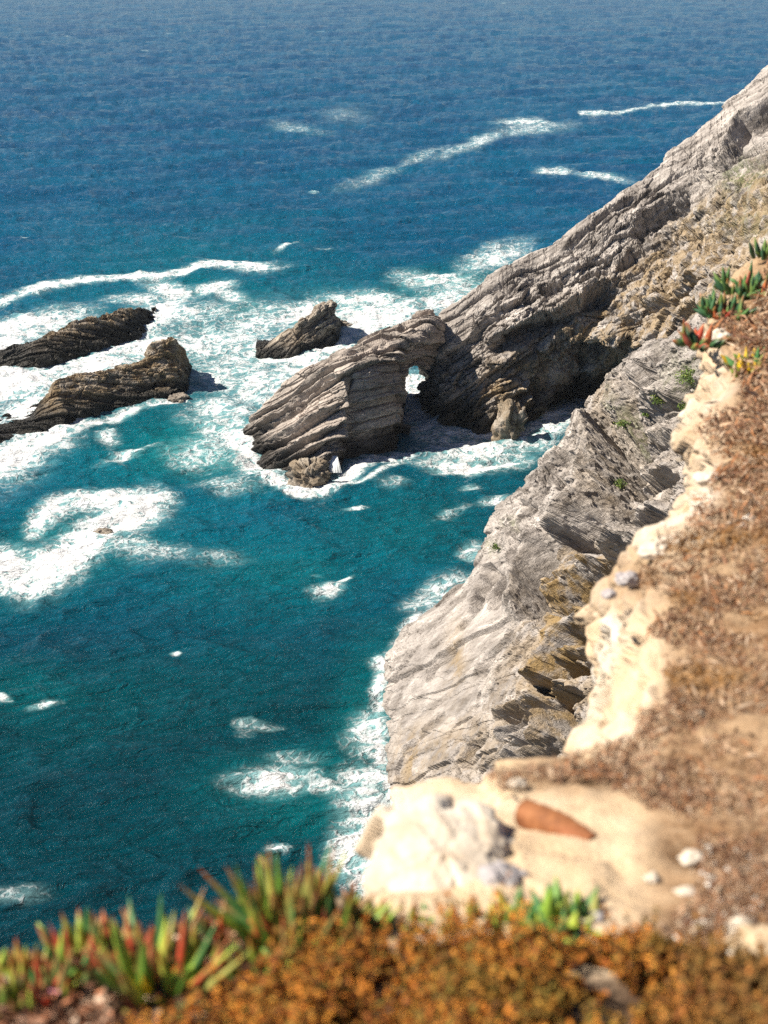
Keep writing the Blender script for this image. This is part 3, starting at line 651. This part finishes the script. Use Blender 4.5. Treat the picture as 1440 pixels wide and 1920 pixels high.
G = interp_rows(secs, 620, .8); G = np.swapaxes(interp_rows(np.swapaxes(G, 0, 1), 440, .7, False, [.05, .15, .8, 1.5, 2.2, 1.2, .5, .12], True), 0, 1)
Nn = grid_normals(G); gx, gy = project(G)
steep = 1-sstep(.55, .9, np.abs(Nn[..., 2]))
fz, fe = facets(G*np.array([3.2, 3.2, 4.0]), 601, 1.2); fz2, fe2 = facets(G*np.array([6., 6, 8]), 602, 1.2)
d = .05*fbm(G*1.5, 4, 603)+.02*fbm(G*9, 3, 605)+steep*(.03*fz+.03*fz2-.03*(1-sstep(0, .15, fe))-.02*(1-sstep(0, .15, fe2))) + .010*fz2
sg = np.where(Nn[..., 2:3].mean() < 0, -1, 1)
P = G+Nn*sg*d[..., None]
pale = np.clip(1.1*blob(gx, gy, 1165, 1250, 75, 160, 8, 3)+.95*blob(gx, gy, 1300, 880, 60, 150, 0, 3)+.8*blob(gx, gy, 1260, 1010, 50, 40)+.7*blob(gx, gy, 1360, 720, 40, 60)+.6*steep*(1-sstep(1700, 1740, gy)), 0, 1)
brown = np.clip(sstep(1180, 1290, gx+.10*(gy-1300)+40*fbm(G*1.2, 3, 608))*(1-pale*.8)+blob(gx, gy, 1080, 1450, 120, 40, 0, 3)+blob(gx, gy, 300, 1850, 450, 160, 0, 6), 0, 1)
m = MT('clifftop_soil'); geo = m.n('ShaderNodeNewGeometry').outputs['Position']; mk = m.n('ShaderNodeSeparateColor'); m.put(mk.inputs[0], m.attr('mask').outputs['Color'])
n1 = m.noise(geo, 3, 8, .65); n2 = m.noise(geo, 14, 6, .7); n3 = m.noise(geo, .9, 4, .6)
c = m.ramp(n1, [(.3, (.52, .38, .24)), (.5, (.66, .50, .335)), (.7, (.74, .60, .44))])
c = m.mix(m.rng(n2, .35, .7, 0, .3), c, (.34, .22, .12))
cp = m.ramp(n1, [(.3, (.38, .27, .17)), (.46, (.55, .45, .34)), (.62, (.68, .61, .52))])
c = m.mix(mk.outputs[0], c, cp)
cb = m.ramp(n2, [(.3, (.09, .05, .025)), (.5, (.25, .145, .075)), (.7, (.42, .29, .18))])
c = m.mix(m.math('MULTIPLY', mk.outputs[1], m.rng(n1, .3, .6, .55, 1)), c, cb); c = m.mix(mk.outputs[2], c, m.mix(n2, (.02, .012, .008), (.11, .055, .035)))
m.put(m.b.inputs['Base Color'], c); m.b.inputs['Roughness'].default_value = .95; m.b.inputs['Specular IOR Level'].default_value = .1
m.put(m.b.inputs['Normal'], m.bump(m.math('ADD', n2, m.noise(geo, 60, 4, .7)), .6, .02))
SOIL = m.m
pale = np.clip(pale*(.2+1.3*sstep(-.35, .35, fbm(G*2.6, 4, 609))), 0, 1)
pale = pale*(1-.9*blob(gx, gy, 1185, 1095, 60, 55)); brown = np.clip(brown+.8*blob(gx, gy, 1185, 1095, 70, 60), 0, 1)
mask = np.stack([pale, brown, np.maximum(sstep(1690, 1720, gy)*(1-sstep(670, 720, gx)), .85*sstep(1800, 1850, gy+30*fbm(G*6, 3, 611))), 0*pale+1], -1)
top = mesh_obj('ground', P.reshape(-1, 3), grid_faces(*G.shape[:2]), SOIL, None, True, {'mask': ('FLOAT_COLOR', mask)})
tag(top, 'sandy clifftop ground with a pale crumbling edge', None, None, 'structure')

def stone_material(name, a, b):
    m = MT(name); q = m.n('ShaderNodeTexCoord').outputs['Object']
    n = m.noise(q, 9, 6, .65); n2_ = m.noise(q, 40, 4, .6)
    c = m.mix(m.rng(n, .35, .65), a, b); c = m.mix(m.rng(n2_, .55, .75, 0, .5), c, tuple(x*.5 for x in a))
    m.put(m.b.inputs['Base Color'], c); m.b.inputs['Roughness'].default_value = .9
    m.put(m.b.inputs['Normal'], m.bump(n2_, .5, .01)); return m.m
PALE = stone_material('pale_stone', (.50, .42, .33), (.70, .63, .54)); BOULD = stone_material('boulder_stone', (.48, .38, .28), (.66, .58, .48)); GREYST = stone_material('grey_stone', (.30, .27, .28), (.52, .48, .47)); TAN = stone_material('tan_stone', (.42, .30, .18), (.66, .52, .36))

# ------------------------------------------------------------ boulder, stones, rusty pipe
bp = gp(846, 1640)
small_rock('boulder', 'big whitish boulder at the cliff edge above the surf', (bp[0]-.01, bp[1]+.02, bp[2]-.03), (.165, .24, .105), 611, BOULD, n=90, cat='boulder', squash=.9, amp=.08, crease=.03)
for (px, py, r, mt, lb) in [
    (1228, 1040, .075, PALE, 'rounded white stone on the cliff edge, above the grey pitted stone'),
    (1175, 1092, .055, GREYST, 'grey pitted stone at the top of the pale cliff face'),
    (1142, 1118, .035, GREYST, 'small grey stone wedged beside the pitted stone on the edge'),
    (955, 1655, .05, GREYST, 'small grey stone in the shade right of the white boulder'),
    (930, 1665, .07, GREYST, 'dark stone touching the right side of the white boulder'),
    (1300, 1616, .035, PALE, 'white stone on brown scrub, right of the sand patch'),
    (1318, 1556, .022, PALE, 'small pale pebble in the scrub, right of the rusty pipe'),
    (1275, 1555, .022, PALE, 'small pale pebble nearest the sand, right of the rusty pipe'),
    (1285, 1678, .024, PALE, 'small white stone by the lower right of the sand patch'),
    (1222, 1650, .02, PALE, 'white pebble lying on the open sand'),
    (1390, 1748, .042, PALE, 'flat pale stone above the round boulder at the right border'),
    (1380, 1793, .032, PALE, 'bright white stone left of the round boulder at the right border'),
    (1428, 1790, .075, TAN, 'round tan boulder at the right border near the bottom'),
    (1118, 1735, .035, GREYST, 'grey stone beside the green succulent at the edge of the sand'),
    (1290, 1300, .035, PALE, 'white stone in the scrub above the pale cliff face'),
    (1310, 1345, .03, PALE, 'pale stone in the middle of the brown scrub'),
    (1105, 1440, .045, TAN, 'tan stone on the scrubby lip above the rusty pipe'),
    (970, 1474, .03, PALE, 'white stone among twigs on the lip above the sand'),
    (1330, 905, .08, PALE, 'pale block standing out of the upper cliff edge'),
    (1345, 640, .10, PALE, 'pale stone below the topmost green succulents')]:
    p = gp(px, py)
    r *= .8; small_rock('stone', lb, (p[0], p[1], p[2]+r*.25), (r, r*.8, r*.62), int(px+py), mt, n=22, cat='stone', amp=.16)
# rusty pipe: a short tapering offcut lying in the sand, open at its upper-left end
m = MT('rusted_metal'); q = m.n('ShaderNodeTexCoord').outputs['Object']
n = m.noise(q, 26, 7, .7); n2_ = m.noise(q, 7, 3, .6)
c = m.ramp(n, [(.3, (.13, .045, .018)), (.5, (.28, .105, .035)), (.7, (.40, .18, .07))]); c = m.mix(m.rng(n2_, .45, .7, 0, .6), c, (.27, .085, .035))
m.put(m.b.inputs['Base Color'], c); m.b.inputs['Roughness'].default_value = .8; m.b.inputs['Metallic'].default_value = .1; m.put(m.b.inputs['Normal'], m.bump(n, .5, .006))
RUST = m.m
p0 = gp(984, 1526, .034); p1 = gp(1112, 1570, .026)
def pipe_mesh(p0, p1, r0, r1, n=40, L=30, th=.005):
    ax = p1-p0; Ln = np.linalg.norm(ax); ax /= Ln; up = np.array([0, 0, 1.]); s = np.cross(ax, up); s /= np.linalg.norm(s); up = np.cross(s, ax)
    V = []; a = np.linspace(0, 2*math.pi, n, endpoint=False)
    for kx in range(L):
        t = kx/(L-1); r = r0*(1-.05*t-.34*t**4); fl = 1-.1*t-.5*t**3
        for rr in (r,): V.append(p0+ax*Ln*t+np.outer(np.cos(a)*rr, s)+np.outer(np.sin(a)*rr*fl-rr*(1-fl)*.8, up))
    for kx in range(L)[::-1]:
        t = kx/(L-1); r = max(r0*(1-.05*t-.34*t**4)-th, .002); fl = 1-.1*t-.5*t**3
        V.append(p0+ax*(Ln*t*.98)+np.outer(np.cos(a)*r, s)+np.outer(np.sin(a)*r*fl-r*(1-fl)*.8, up))
    V = np.array(V); V += .0018*fbm(V*60, 2, 5)[..., None]
    c0 = V.reshape(-1, 3).mean(0); F = grid_faces(len(V), n, True)
    Fc = np.stack([(len(V)-1)*n+np.arange(n), np.roll(np.arange(n), 0)+0, (np.arange(n)+1) % n, (len(V)-1)*n+(np.arange(n)+1) % n], -1)
    return V.reshape(-1, 3)-c0, np.vstack([F, Fc]), c0
Vp, Fp, c0 = pipe_mesh(p0, p1, .035, .016)
pipe = mesh_obj('rusty_pipe', Vp, Fp, RUST, None, True); pipe.location = c0
tag(pipe, 'short rust-brown metal pipe, flattened at one end, lying on the sand', 'pipe')

# ------------------------------------------------------------ plants
def leaf_mat(name, rough=.5, trans=.25):
    m = MT(name); a = m.attr('col').outputs['Color']; q = m.n('ShaderNodeNewGeometry').outputs['Position']
    n = m.noise(q, 90, 3, .6); c = m.mix(m.rng(n, .3, .7, 0, .45), a, m.mix(1.0, a, (.5, .45, .4), 'MULTIPLY'))
    m.put(m.b.inputs['Base Color'], c); m.b.inputs['Roughness'].default_value = rough
    m.b.inputs['Specular IOR Level'].default_value = .35
    try: m.b.inputs['Subsurface Weight'].default_value = 0
    except Exception: pass
    return m.m
FLESH = leaf_mat('fleshy_leaf', .42); DRY = leaf_mat('dry_leaf', .85)
GREENS = [(.12, .24, .035), (.24, .38, .05), (.06, .17, .05), (.36, .44, .07), (.09, .22, .07), (.30, .30, .08)]
DARKG = [(.05, .13, .05), (.08, .17, .05), (.04, .10, .05), (.13, .20, .05)]
REDS = [(.45, .06, .03), (.50, .13, .05), (.36, .09, .06), (.55, .22, .10)]
def fingers(n, length, spread, width, lean, redness, yellow=0, seed=0, up=.75, hstem=0.0, pal=None):
    """a clump of curved three-sided fleshy leaves around short stems"""
    r = random.Random(seed); V = []; F = []; C = []
    for k in range(n):
        ang = r.uniform(0, 2*math.pi); rad = spread*math.sqrt(r.random())
        b = np.array([rad*math.cos(ang), rad*math.sin(ang), r.uniform(-.01, hstem)])
        tilt = r.gauss(.3, .42) if r.random() < up else r.uniform(.7, 1.35)
        az = ang+r.gauss(0, .7) if rad > spread*.3 else r.uniform(0, 6.28)
        d0 = np.array([math.cos(az)*math.sin(tilt), math.sin(az)*math.sin(tilt), math.cos(tilt)])+np.array(lean)
        d0 /= np.linalg.norm(d0); L = length*r.uniform(.6, 1.2); w = width*r.uniform(.75, 1.2)
        side = np.cross(d0, [0, 0, 1.]); side = side/np.linalg.norm(side) if np.linalg.norm(side) > .05 else np.array([1., 0, 0])
        nn = np.cross(side, d0); cur = r.uniform(.1, .5)
        x = r.random()
        base = r.choice(pal or GREENS); tipc = r.choice(REDS) if r.random() < redness else tuple(v*1.5 for v in base)
        if r.random() < redness*.35: base = r.choice(REDS)
        if r.random() < yellow: base = (.75, .48, .02); tipc = (.8, .5, .05)
        base = np.array(base)*r.uniform(.8, 1.25); rings = 7; S_ = 5; o = len(V)
        for j in range(rings):
            t = j/(rings-1); c_ = b+d0*L*t+np.array([0, 0, 1])*cur*L*t*t*.5
            ww = w*(.75+.45*math.sin(math.pi*min(t*1.15, 1)))*(1-t**4)+.0006
            for i in range(S_):
                a = 2*math.pi*i/S_
                V.append(c_+side*math.cos(a)*ww*.5+nn*math.sin(a)*ww*.5)
                tt_ = max(0, (t-.55)/.45)**1.3; C.append([*(base*(1-tt_)+np.array(tipc)*tt_), 1])
        for j in range(rings-1):
            for i in range(S_): F.append([o+j*S_+i, o+j*S_+(i+1) % S_, o+(j+1)*S_+(i+1) % S_, o+(j+1)*S_+i])
    return np.array(V), np.array(F), np.array(C)
def twigs(n, length, spread, seed, colr=((.22, .12, .07), (.35, .22, .14), (.12, .07, .05)), flat=.5):
    r = random.Random(seed); V = []; F = []; C = []
    for k in range(n):
        p = np.array([r.gauss(0, .002), r.gauss(0, .002), r.uniform(0, .01)])
        d = np.array([r.gauss(0, 1), r.gauss(0, 1), abs(r.gauss(0, flat))]); d /= np.linalg.norm(d); w = r.uniform(.0012, .003); c = r.choice(colr); o = len(V); seg = 5
        for j in range(seg):
            t = j/(seg-1); ww = w*(1-.6*t)
            for a in (0, 2.1, 4.2): V.append(p+np.array([math.cos(a)*ww, math.sin(a)*ww, math.sin(a+1)*ww]))
            for a in range(3): C.append([*c, 1])
            d = d+np.array([r.gauss(0, .25), r.gauss(0, .25), r.gauss(0, .2)]); d /= np.linalg.norm(d); p = p+d*length/seg*r.uniform(.6, 1.2)
        for j in range(seg-1):
            for i in range(3): F.append([o+j*3+i, o+j*3+(i+1) % 3, o+(j+1)*3+(i+1) % 3, o+(j+1)*3+i])
    return np.array(V), np.array(F), np.array(C)
def ice_plant(px, py, n, L, spread, red, label, yel=0, seed=0, lean=(0, 0, 0), up=.8, w=.013, dry=0, flower=None, group=None, hz=0.0):
    p = gp(px, py, hz)
    L *= 1.18 if py > 1700 and px < 700 else 1.0; w *= 1.4; n = int(n*(1.6 if px < 700 else 1.3)); red = min(1, red*1.35); root = empty('ice_plant', tuple(p), label, 'succulent', group)
    V, F, C = fingers(n, L, spread, w, lean, red, yel, seed, up, pal=DARKG if px > 1280 and py < 660 else None)
    mesh_obj('leaves', V, F, FLESH, root, True, {'col': ('FLOAT_COLOR', C)})
    V, F, C = twigs(14+dry, .06, spread*1.4, seed+5); mesh_obj('stems', V, F, DRY, root, True, {'col': ('FLOAT_COLOR', C)})
    if flower:
        V = []; F = []; C = []; o = 0; c_ = np.array(flower)
        for k in range(16):
            a = 2*math.pi*k/16; dx, dy_ = math.cos(a), math.sin(a)
            V += [c_, c_+np.array([dx*.012-dy_*.003, dy_*.012+dx*.003, .006]), c_+np.array([dx*.02, dy_*.02, .004]), c_+np.array([dx*.012+dy_*.003, dy_*.012-dx*.003, .006])]
            F.append([o, o+1, o+2, o+3]); C += [[.75, .32, .42, 1]]*4; o += 4
        mesh_obj('flower', np.array(V), np.array(F), FLESH, root, True, {'col': ('FLOAT_COLOR', np.array(C))})
    return root
IP = [ # px, py(base), n, length, spread, redness, label, extras
 (545, 1780, 46, .145, .055, .45, 'tallest clump of green finger leaves, bottom centre against the sea', dict(lean=(-.15, 0, .15))),
 (590, 1790, 34, .115, .05, .4, 'green finger-leaf clump right behind the tallest clump', {}),
 (470, 1740, 16, .06, .04, .8, 'sparse brown and orange leaf tuft left of the tallest clump', dict(dry=30)),
 (650, 1760, 26, .075, .045, .3, 'upright green leaf clump beside the white boulder', {}),
 (690, 1755, 14, .055, .03, .2, 'short green leaf tuft touching the foot of the white boulder', {}),
 (298, 1870, 34, .13, .045, .45, 'bright green clump with a yellowish tall bud, left of centre', dict(yel=.06, flower=(.02, -.05, .01))),
 (255, 1830, 14, .08, .04, .8, 'reddish thin leaf clump just left of the bright green clump', {}),
 (150, 1800, 20, .07, .045, .6, 'green and red leaf clump with twigs, far left', dict(dry=30)),
 (205, 1800, 10, .06, .03, .9, 'red-tipped small tuft between the two left clumps', {}),
 (385, 1790, 14, .065, .035, .4, 'small dark green tuft above the dry leaf litter', dict(dry=10)),
 (365, 1840, 12, .07, .04, .95, 'dull red leaves rising from the dry leaf litter', {}),
 (60, 1880, 26, .07, .06, .5, 'green clump with a pink flower at the left border', dict(flower=(.05, -.01, .04))),
 (20, 1860, 14, .06, .05, .4, 'small green tuft at the extreme left border', {}),
 (120, 1870, 20, .075, .04, .5, 'red and green clump beside the pink flower', {}),
 (510, 1850, 20, .085, .045, .4, 'dark green clump at the left edge of the orange shrub', {}),
 (560, 1855, 16, .085, .035, .5, 'green and brown leaves half sunk in the orange shrub', {}),
 (980, 1745, 26, .06, .07, .05, 'row of low green leaves along the edge of the sand', {}),
 (1040, 1748, 24, .075, .05, 0, 'largest green rosette at the edge of the sand', dict(up=.55, w=.015)),
 (1090, 1735, 12, .06, .03, 0, 'green rosette next to the grey stone at the sand edge', dict(up=.5, w=.015)),
 (900, 1752, 16, .045, .07, .1, 'short green leaves in front of the white boulder', {}),
 (765, 1755, 12, .05, .05, .1, 'thin green leaf tuft below the left of the white boulder', {}),
 (830, 1745, 8, .04, .04, .1, 'tiny green tuft under the middle of the white boulder', {}),
 (1405, 545, 56, .12, .20, .15, 'dark green clump highest on the right border', dict(w=.022)),
 (1358, 590, 50, .12, .15, .3, 'dark green clump hanging below the highest one', dict(w=.022, up=.5)),
 (1312, 645, 22, .12, .10, .7, 'sparse clump with bright red leaves on the cliff edge', dict(w=.026, up=.3)),
 (1425, 700, 36, .12, .13, .1, 'light green clump with bright yellow leaves at the right border', dict(w=.028, yel=.4, up=.5)),
 (1450, 480, 36, .12, .15, .1, 'dark green clump cut by the right border of the view', dict(w=.022)),
]
for i, (px, py, n, L, sp, red, lb, kw) in enumerate(IP):
    kw = dict(kw); kw.pop('seedx', None)
    ice_plant(px, py, n, L, sp, red, lb, seed=700+i*7, **kw)

def scatter_quads(name, P, Nrm, size, cols, label, mat, cat, aspect=.35, kind='stuff'):
    """many small leaf-sized faces"""
    n = len(P); r = np.random.default_rng(int(n))
    a = r.normal(size=(n, 3)); a /= np.linalg.norm(a, axis=1)[:, None]
    b = np.cross(a, r.normal(size=(n, 3))); b /= np.linalg.norm(b, axis=1)[:, None]
    s = (size*r.uniform(.5, 1.4, n))[:, None]
    c = np.cross(a, b)*.25
    V = np.stack([P-a*s*.5, P+b*s*aspect*.5+c*s*.4, P+a*s*.5, P-b*s*aspect*.5+c*s*.4], 1)
    C = np.repeat(np.concatenate([cols, np.ones((n, 1))], 1), 4, 0)
    F = np.arange(4*n).reshape(-1, 4)
    o = mesh_obj(name, V.reshape(-1, 3), F, mat, None, False, {'col': ('FLOAT_COLOR', C)})
    tag(o, label, cat, None, kind); return o
def ground_samples(n, pxr, pyr, seed):
    r = np.random.default_rng(seed); px = r.uniform(*pxr, n); py = r.uniform(*pyr, n)
    z = np.full(n, CAMH-2.0)
    for _ in range(14):
        a = (960-py)/FPX; t = (z-CAMH)/(-SP+a*CP); x = t*(px-720)/FPX; y = t*(CP+a*SP); z = ground_z(x, y)
    return px, py, np.stack([x, y, z], -1), r
def pick(r, pal, n):
    pal = np.array(pal); return pal[r.integers(0, len(pal), n)]*r.uniform(.75, 1.25, (n, 1))
# orange shrub along the bottom
px, py, P, r = ground_samples(300000, (250, 1650), (1765, 2250), 11)
top_y = np.interp(px, [250, 330, 420, 520, 600, 720, 880, 1000, 1150, 1300, 1440, 1650], [2000, 1950, 1915, 1875, 1830, 1785, 1775, 1785, 1785, 1800, 1840, 1860])
nz_ = fbm(P*np.array([9, 9, 1]), 3, 12)
keep = (py > top_y+18*fbm(P*20, 2, 13)) & (nz_+.7*fbm(P*30, 2, 33) > -.2)
px, py, P, nz_, top_y = px[keep], py[keep], P[keep], nz_[keep], top_y[keep]
hmax = .12*(.25+1.1*np.clip(nz_+.4, 0, 1)+.5*np.clip(noise(P*26, 41), -.5, 1))*sstep(0, 90, py-top_y+25)
ns = 8500; wgt = np.clip(fbm(P*13, 3, 77)+.22, 0, 1)**1.3+.02; wgt /= wgt.sum(); si = r.choice(len(P), ns, replace=False, p=wgt); B0 = P[si]; hm = hmax[si]*r.uniform(.55, 1.25, ns)+.015
dr = r.normal(size=(ns, 3))*np.array([.45, .45, .1])+np.array([-.05, 0, 1]); dr /= np.linalg.norm(dr, axis=1)[:, None]
lf = 30; t_ = np.tile(np.linspace(.15, 1, lf), ns); jj = np.repeat(np.arange(ns), lf)
P = B0[jj]+dr[jj]*(hm[jj]*t_)[:, None]+r.normal(size=(ns*lf, 3))*(.0065*(1.15-t_))[:, None]
px = px[si][jj]; tipness = t_; sprig_tone = r.uniform(.6, 1.35, ns)[jj]
tone = fbm(P*6, 3, 14)
cols = pick(r, [(.48, .16, .02), (.56, .20, .024), (.30, .09, .018), (.30, .16, .03), (.62, .27, .04), (.13, .05, .015), (.20, .15, .03)], len(P))
cols = cols*sprig_tone[:, None]*(.75+.5*tipness[:, None]); og = np.array([.20, .17, .03]); f = sstep(.1, .5, tone)[:, None]*.5; cols = cols*(1-f)+og*f
br = (sstep(1150, 1440, px)*.6)[:, None]; cols = cols*(1-br)+np.array([.22, .12, .05])*br
scatter_quads('low_shrub', P, None, .013, cols, 'rusty orange low shrub covering the ground along the bottom', DRY, 'shrub', .5)
# dry scrub on the right-hand slope
px, py, P, r = ground_samples(240000, (900, 1900), (480, 1800), 15)
EY_, EX_ = ([480, 560, 640, 700, 770, 840, 900, 960, 1030, 1100, 1150, 1220, 1300, 1390, 1440, 1480, 1560, 1700, 1800],
                   [1440, 1385, 1365, 1380, 1355, 1340, 1345, 1325, 1262, 1225, 1225, 1240, 1235, 1200, 1000, 1120, 1270, 1250, 1140])
edge_x = np.interp(py, EY_, EX_)
dens = fbm(P*np.array([3.5, 3.5, 1]), 4, 16)+.4*sstep(0, 90, px-edge_x)+.26+.45*blob(px, py, 1370, 1380, 170, 60)+.3*blob(px, py, 1360, 1530, 120, 60)
keep = (px > edge_x+70*fbm(P*4, 3, 17)) & (dens > r.uniform(-.1, .55, len(px)))
keep |= (blob(px, py, 940, 1470, 30, 25) > r.uniform(.2, 1, len(px))) | (blob(px, py, 1060, 1455, 110, 22) > r.uniform(.2, 1, len(px)))
px, py, P, dens = px[keep], py[keep], P[keep], dens[keep]
P[:, 2] += r.uniform(0, 1, len(P))*.05*np.clip(dens+.3, .1, 1)*np.clip(P[:, 1]/3, .8, 2.5)
cols = pick(r, [(.34, .20, .12), (.27, .14, .08), (.46, .31, .20), (.13, .06, .035), (.56, .42, .30), (.40, .18, .08)], len(P))
t = fbm(P*2.3, 3, 18); f = sstep(.15, .5, t)[:, None]*.7; cols = cols*(1-f)+np.array([.30, .15, .035])*f
size = .024*np.clip(P[:, 1]/3, .8, 3)*np.exp(r.normal(-.05, .35, len(P)))
scatter_quads('dry_scrub', P, None, size, cols, 'dry brown scrub and twigs covering the slope on the right', DRY, 'scrub', .13)
# dry leaf litter under the succulents at the left
px, py, P, r = ground_samples(22000, (-300, 720), (1740, 2150), 19)
ey = np.interp(px, [-300, 60, 250, 430, 600, 720], [1850, 1830, 1790, 1755, 1740, 1735]); keep = (py > ey) & (fbm(P*14, 3, 20) > -.3)
px, py, P = px[keep], py[keep], P[keep]; P[:, 2] += r.uniform(0, .04, len(P))
cols = pick(r, [(.30, .15, .09), (.45, .27, .18), (.16, .07, .04), (.50, .20, .10), (.62, .45, .33), (.08, .05, .03)], len(P))
scatter_quads('leaf_litter', P, None, .024, cols, 'brown and pinkish dead leaf litter under the succulents', DRY, 'litter', .5)
# gravel bits
px, py, P, r = ground_samples(1700, (1150, 1700), (700, 1800), 23)
keep = px > np.interp(py, EY_, EX_)+50; px, py, P = px[keep], py[keep], P[keep]
P[:, 2] += .01; cols = pick(r, [(.7, .6, .5), (.55, .42, .3), (.8, .75, .68)], len(P))
V0 = np.array([[1, 0, 0], [-1, 0, 0], [0, 1, 0], [0, -1, 0], [0, 0, .7], [0, 0, -.7]], float); F0 = np.array([[0, 2, 4], [2, 1, 4], [1, 3, 4], [3, 0, 4], [2, 0, 5], [1, 2, 5], [3, 1, 5], [0, 3, 5]])
n = len(P); sz = r.uniform(.004, .014, n)*np.clip(P[:, 1]/3, .8, 2)
Vg = P[:, None]+V0[None]*(sz[:, None]*r.uniform(.6, 1.3, (n, 3)))[:, None]
Fg = (F0[None]+6*np.arange(n)[:, None, None]).reshape(-1, 3)
g = mesh_obj('gravel', Vg.reshape(-1, 3), Fg, DRY, None, False, {'col': ('FLOAT_COLOR', np.repeat(np.concatenate([cols, np.ones((n, 1))], 1), 6, 0))})
tag(g, 'small pale gravel scattered through the scrub', 'gravel', None, 'stuff')

# little green plants rooted in the rock faces
def on_rock(name, px, py):
    P = ROCKS[name].reshape(-1, 3); x, y = project(P); dd = (x-px)**2+(y-py)**2
    c = np.where(dd < 9)[0]
    if len(c) == 0: return P[dd.argmin()]
    return P[c[P[c, 1].argmin()]]
for (px, py, rr, n, lb) in [(931, 1027, .38, 260, 'small yellow-green plant alone on the pale left part of the near cliff'),
        (1292, 708, .8, 900, 'largest green plant on the near cliff, under the hanging succulents'),
        (1240, 748, .5, 420, 'green plant on the near cliff, left of the largest one'),
        (1284, 764, .5, 420, 'green plant on the near cliff, below the largest one'),
        (1216, 776, .35, 240, 'smallest green tuft on the near cliff, lower left of the others'),
        (1163, 795, .5, 380, 'dark green plant in the shaded cleft by the cove'),
        (1160, 905, .45, 300, 'dark green plant low in the shaded cleft of the near cliff')]:
    c0 = on_rock('sea_cliff', px, py); r = np.random.default_rng(px); v = r.normal(size=(n, 3))*np.array([rr*.5, rr*.5, rr*.32])
    c0 = c0+np.array([-.05, -.12, .05])
    cols = pick(r, [(.10, .18, .03), (.16, .24, .05), (.07, .12, .03), (.24, .28, .07)], n)
    o = scatter_quads('cliff_plant', v, None, .16, cols, lb, DRY, 'shrub', .5, kind='thing'); o.location = c0
# white water running off the foot of the arch rock
m = MT('white_water'); m.put(m.b.inputs['Base Color'], (.8, .83, .85)); m.b.inputs['Roughness'].default_value = .6
V = []; F = []; c1 = on_rock('arch_rock', 628, 852); c2 = PZ(624, 884, .1); r = random.Random(3)
for k in range(46):
    o = len(V); a = r.gauss(0, .19)
    for j in range(8):
        t = j/7; p = c1*(1-t)+c2*t+np.array([a*(1+2.2*t), -.35*math.sin(t*2.2)-.1, .5*t*(1-t)])
        w = .02*(1+.8*r.random())
        for i in range(4): V.append(p+np.array([math.cos(i*1.57)*w, math.sin(i*1.57)*w, 0]))
    for j in range(7):
        for i in range(4): F.append([o+j*4+i, o+j*4+(i+1) % 4, o+(j+1)*4+(i+1) % 4, o+(j+1)*4+i])
tag(mesh_obj('white_water', np.array(V), np.array(F), m.m, None, True), 'thin white cascade running off the foot of the arch rock', 'cascade', None, 'stuff')
if HAZE:
    bm_ = bpy.data.meshes.new('haze'); x0, x1, y0, y1, z0, z1 = -9000, 9000, -60, 25000, -8, 75
    vs = [(x, y, z) for x in (x0, x1) for y in (y0, y1) for z in (z0, z1)]
    bm_.from_pydata(vs, [], [(0, 1, 3, 2), (4, 6, 7, 5), (0, 4, 5, 1), (2, 3, 7, 6), (0, 2, 6, 4), (1, 5, 7, 3)])
    hz = bpy.data.objects.new('haze', bm_); COL.objects.link(hz); mm = bpy.data.materials.new('haze_air'); mm.use_nodes = True; nt = mm.node_tree
    nt.nodes.remove(nt.nodes['Principled BSDF']); pv = nt.nodes.new('ShaderNodeVolumePrincipled'); pv.inputs['Color'].default_value = (.80, .90, 1, 1); pv.inputs['Density'].default_value = HAZE
    pv.inputs['Anisotropy'].default_value = 0.2
    nt.links.new(pv.outputs[0], nt.nodes['Material Output'].inputs['Volume']); bm_.materials.append(mm)
    tag(hz, 'thin bluish sea haze fading the far water', None, None, 'stuff')
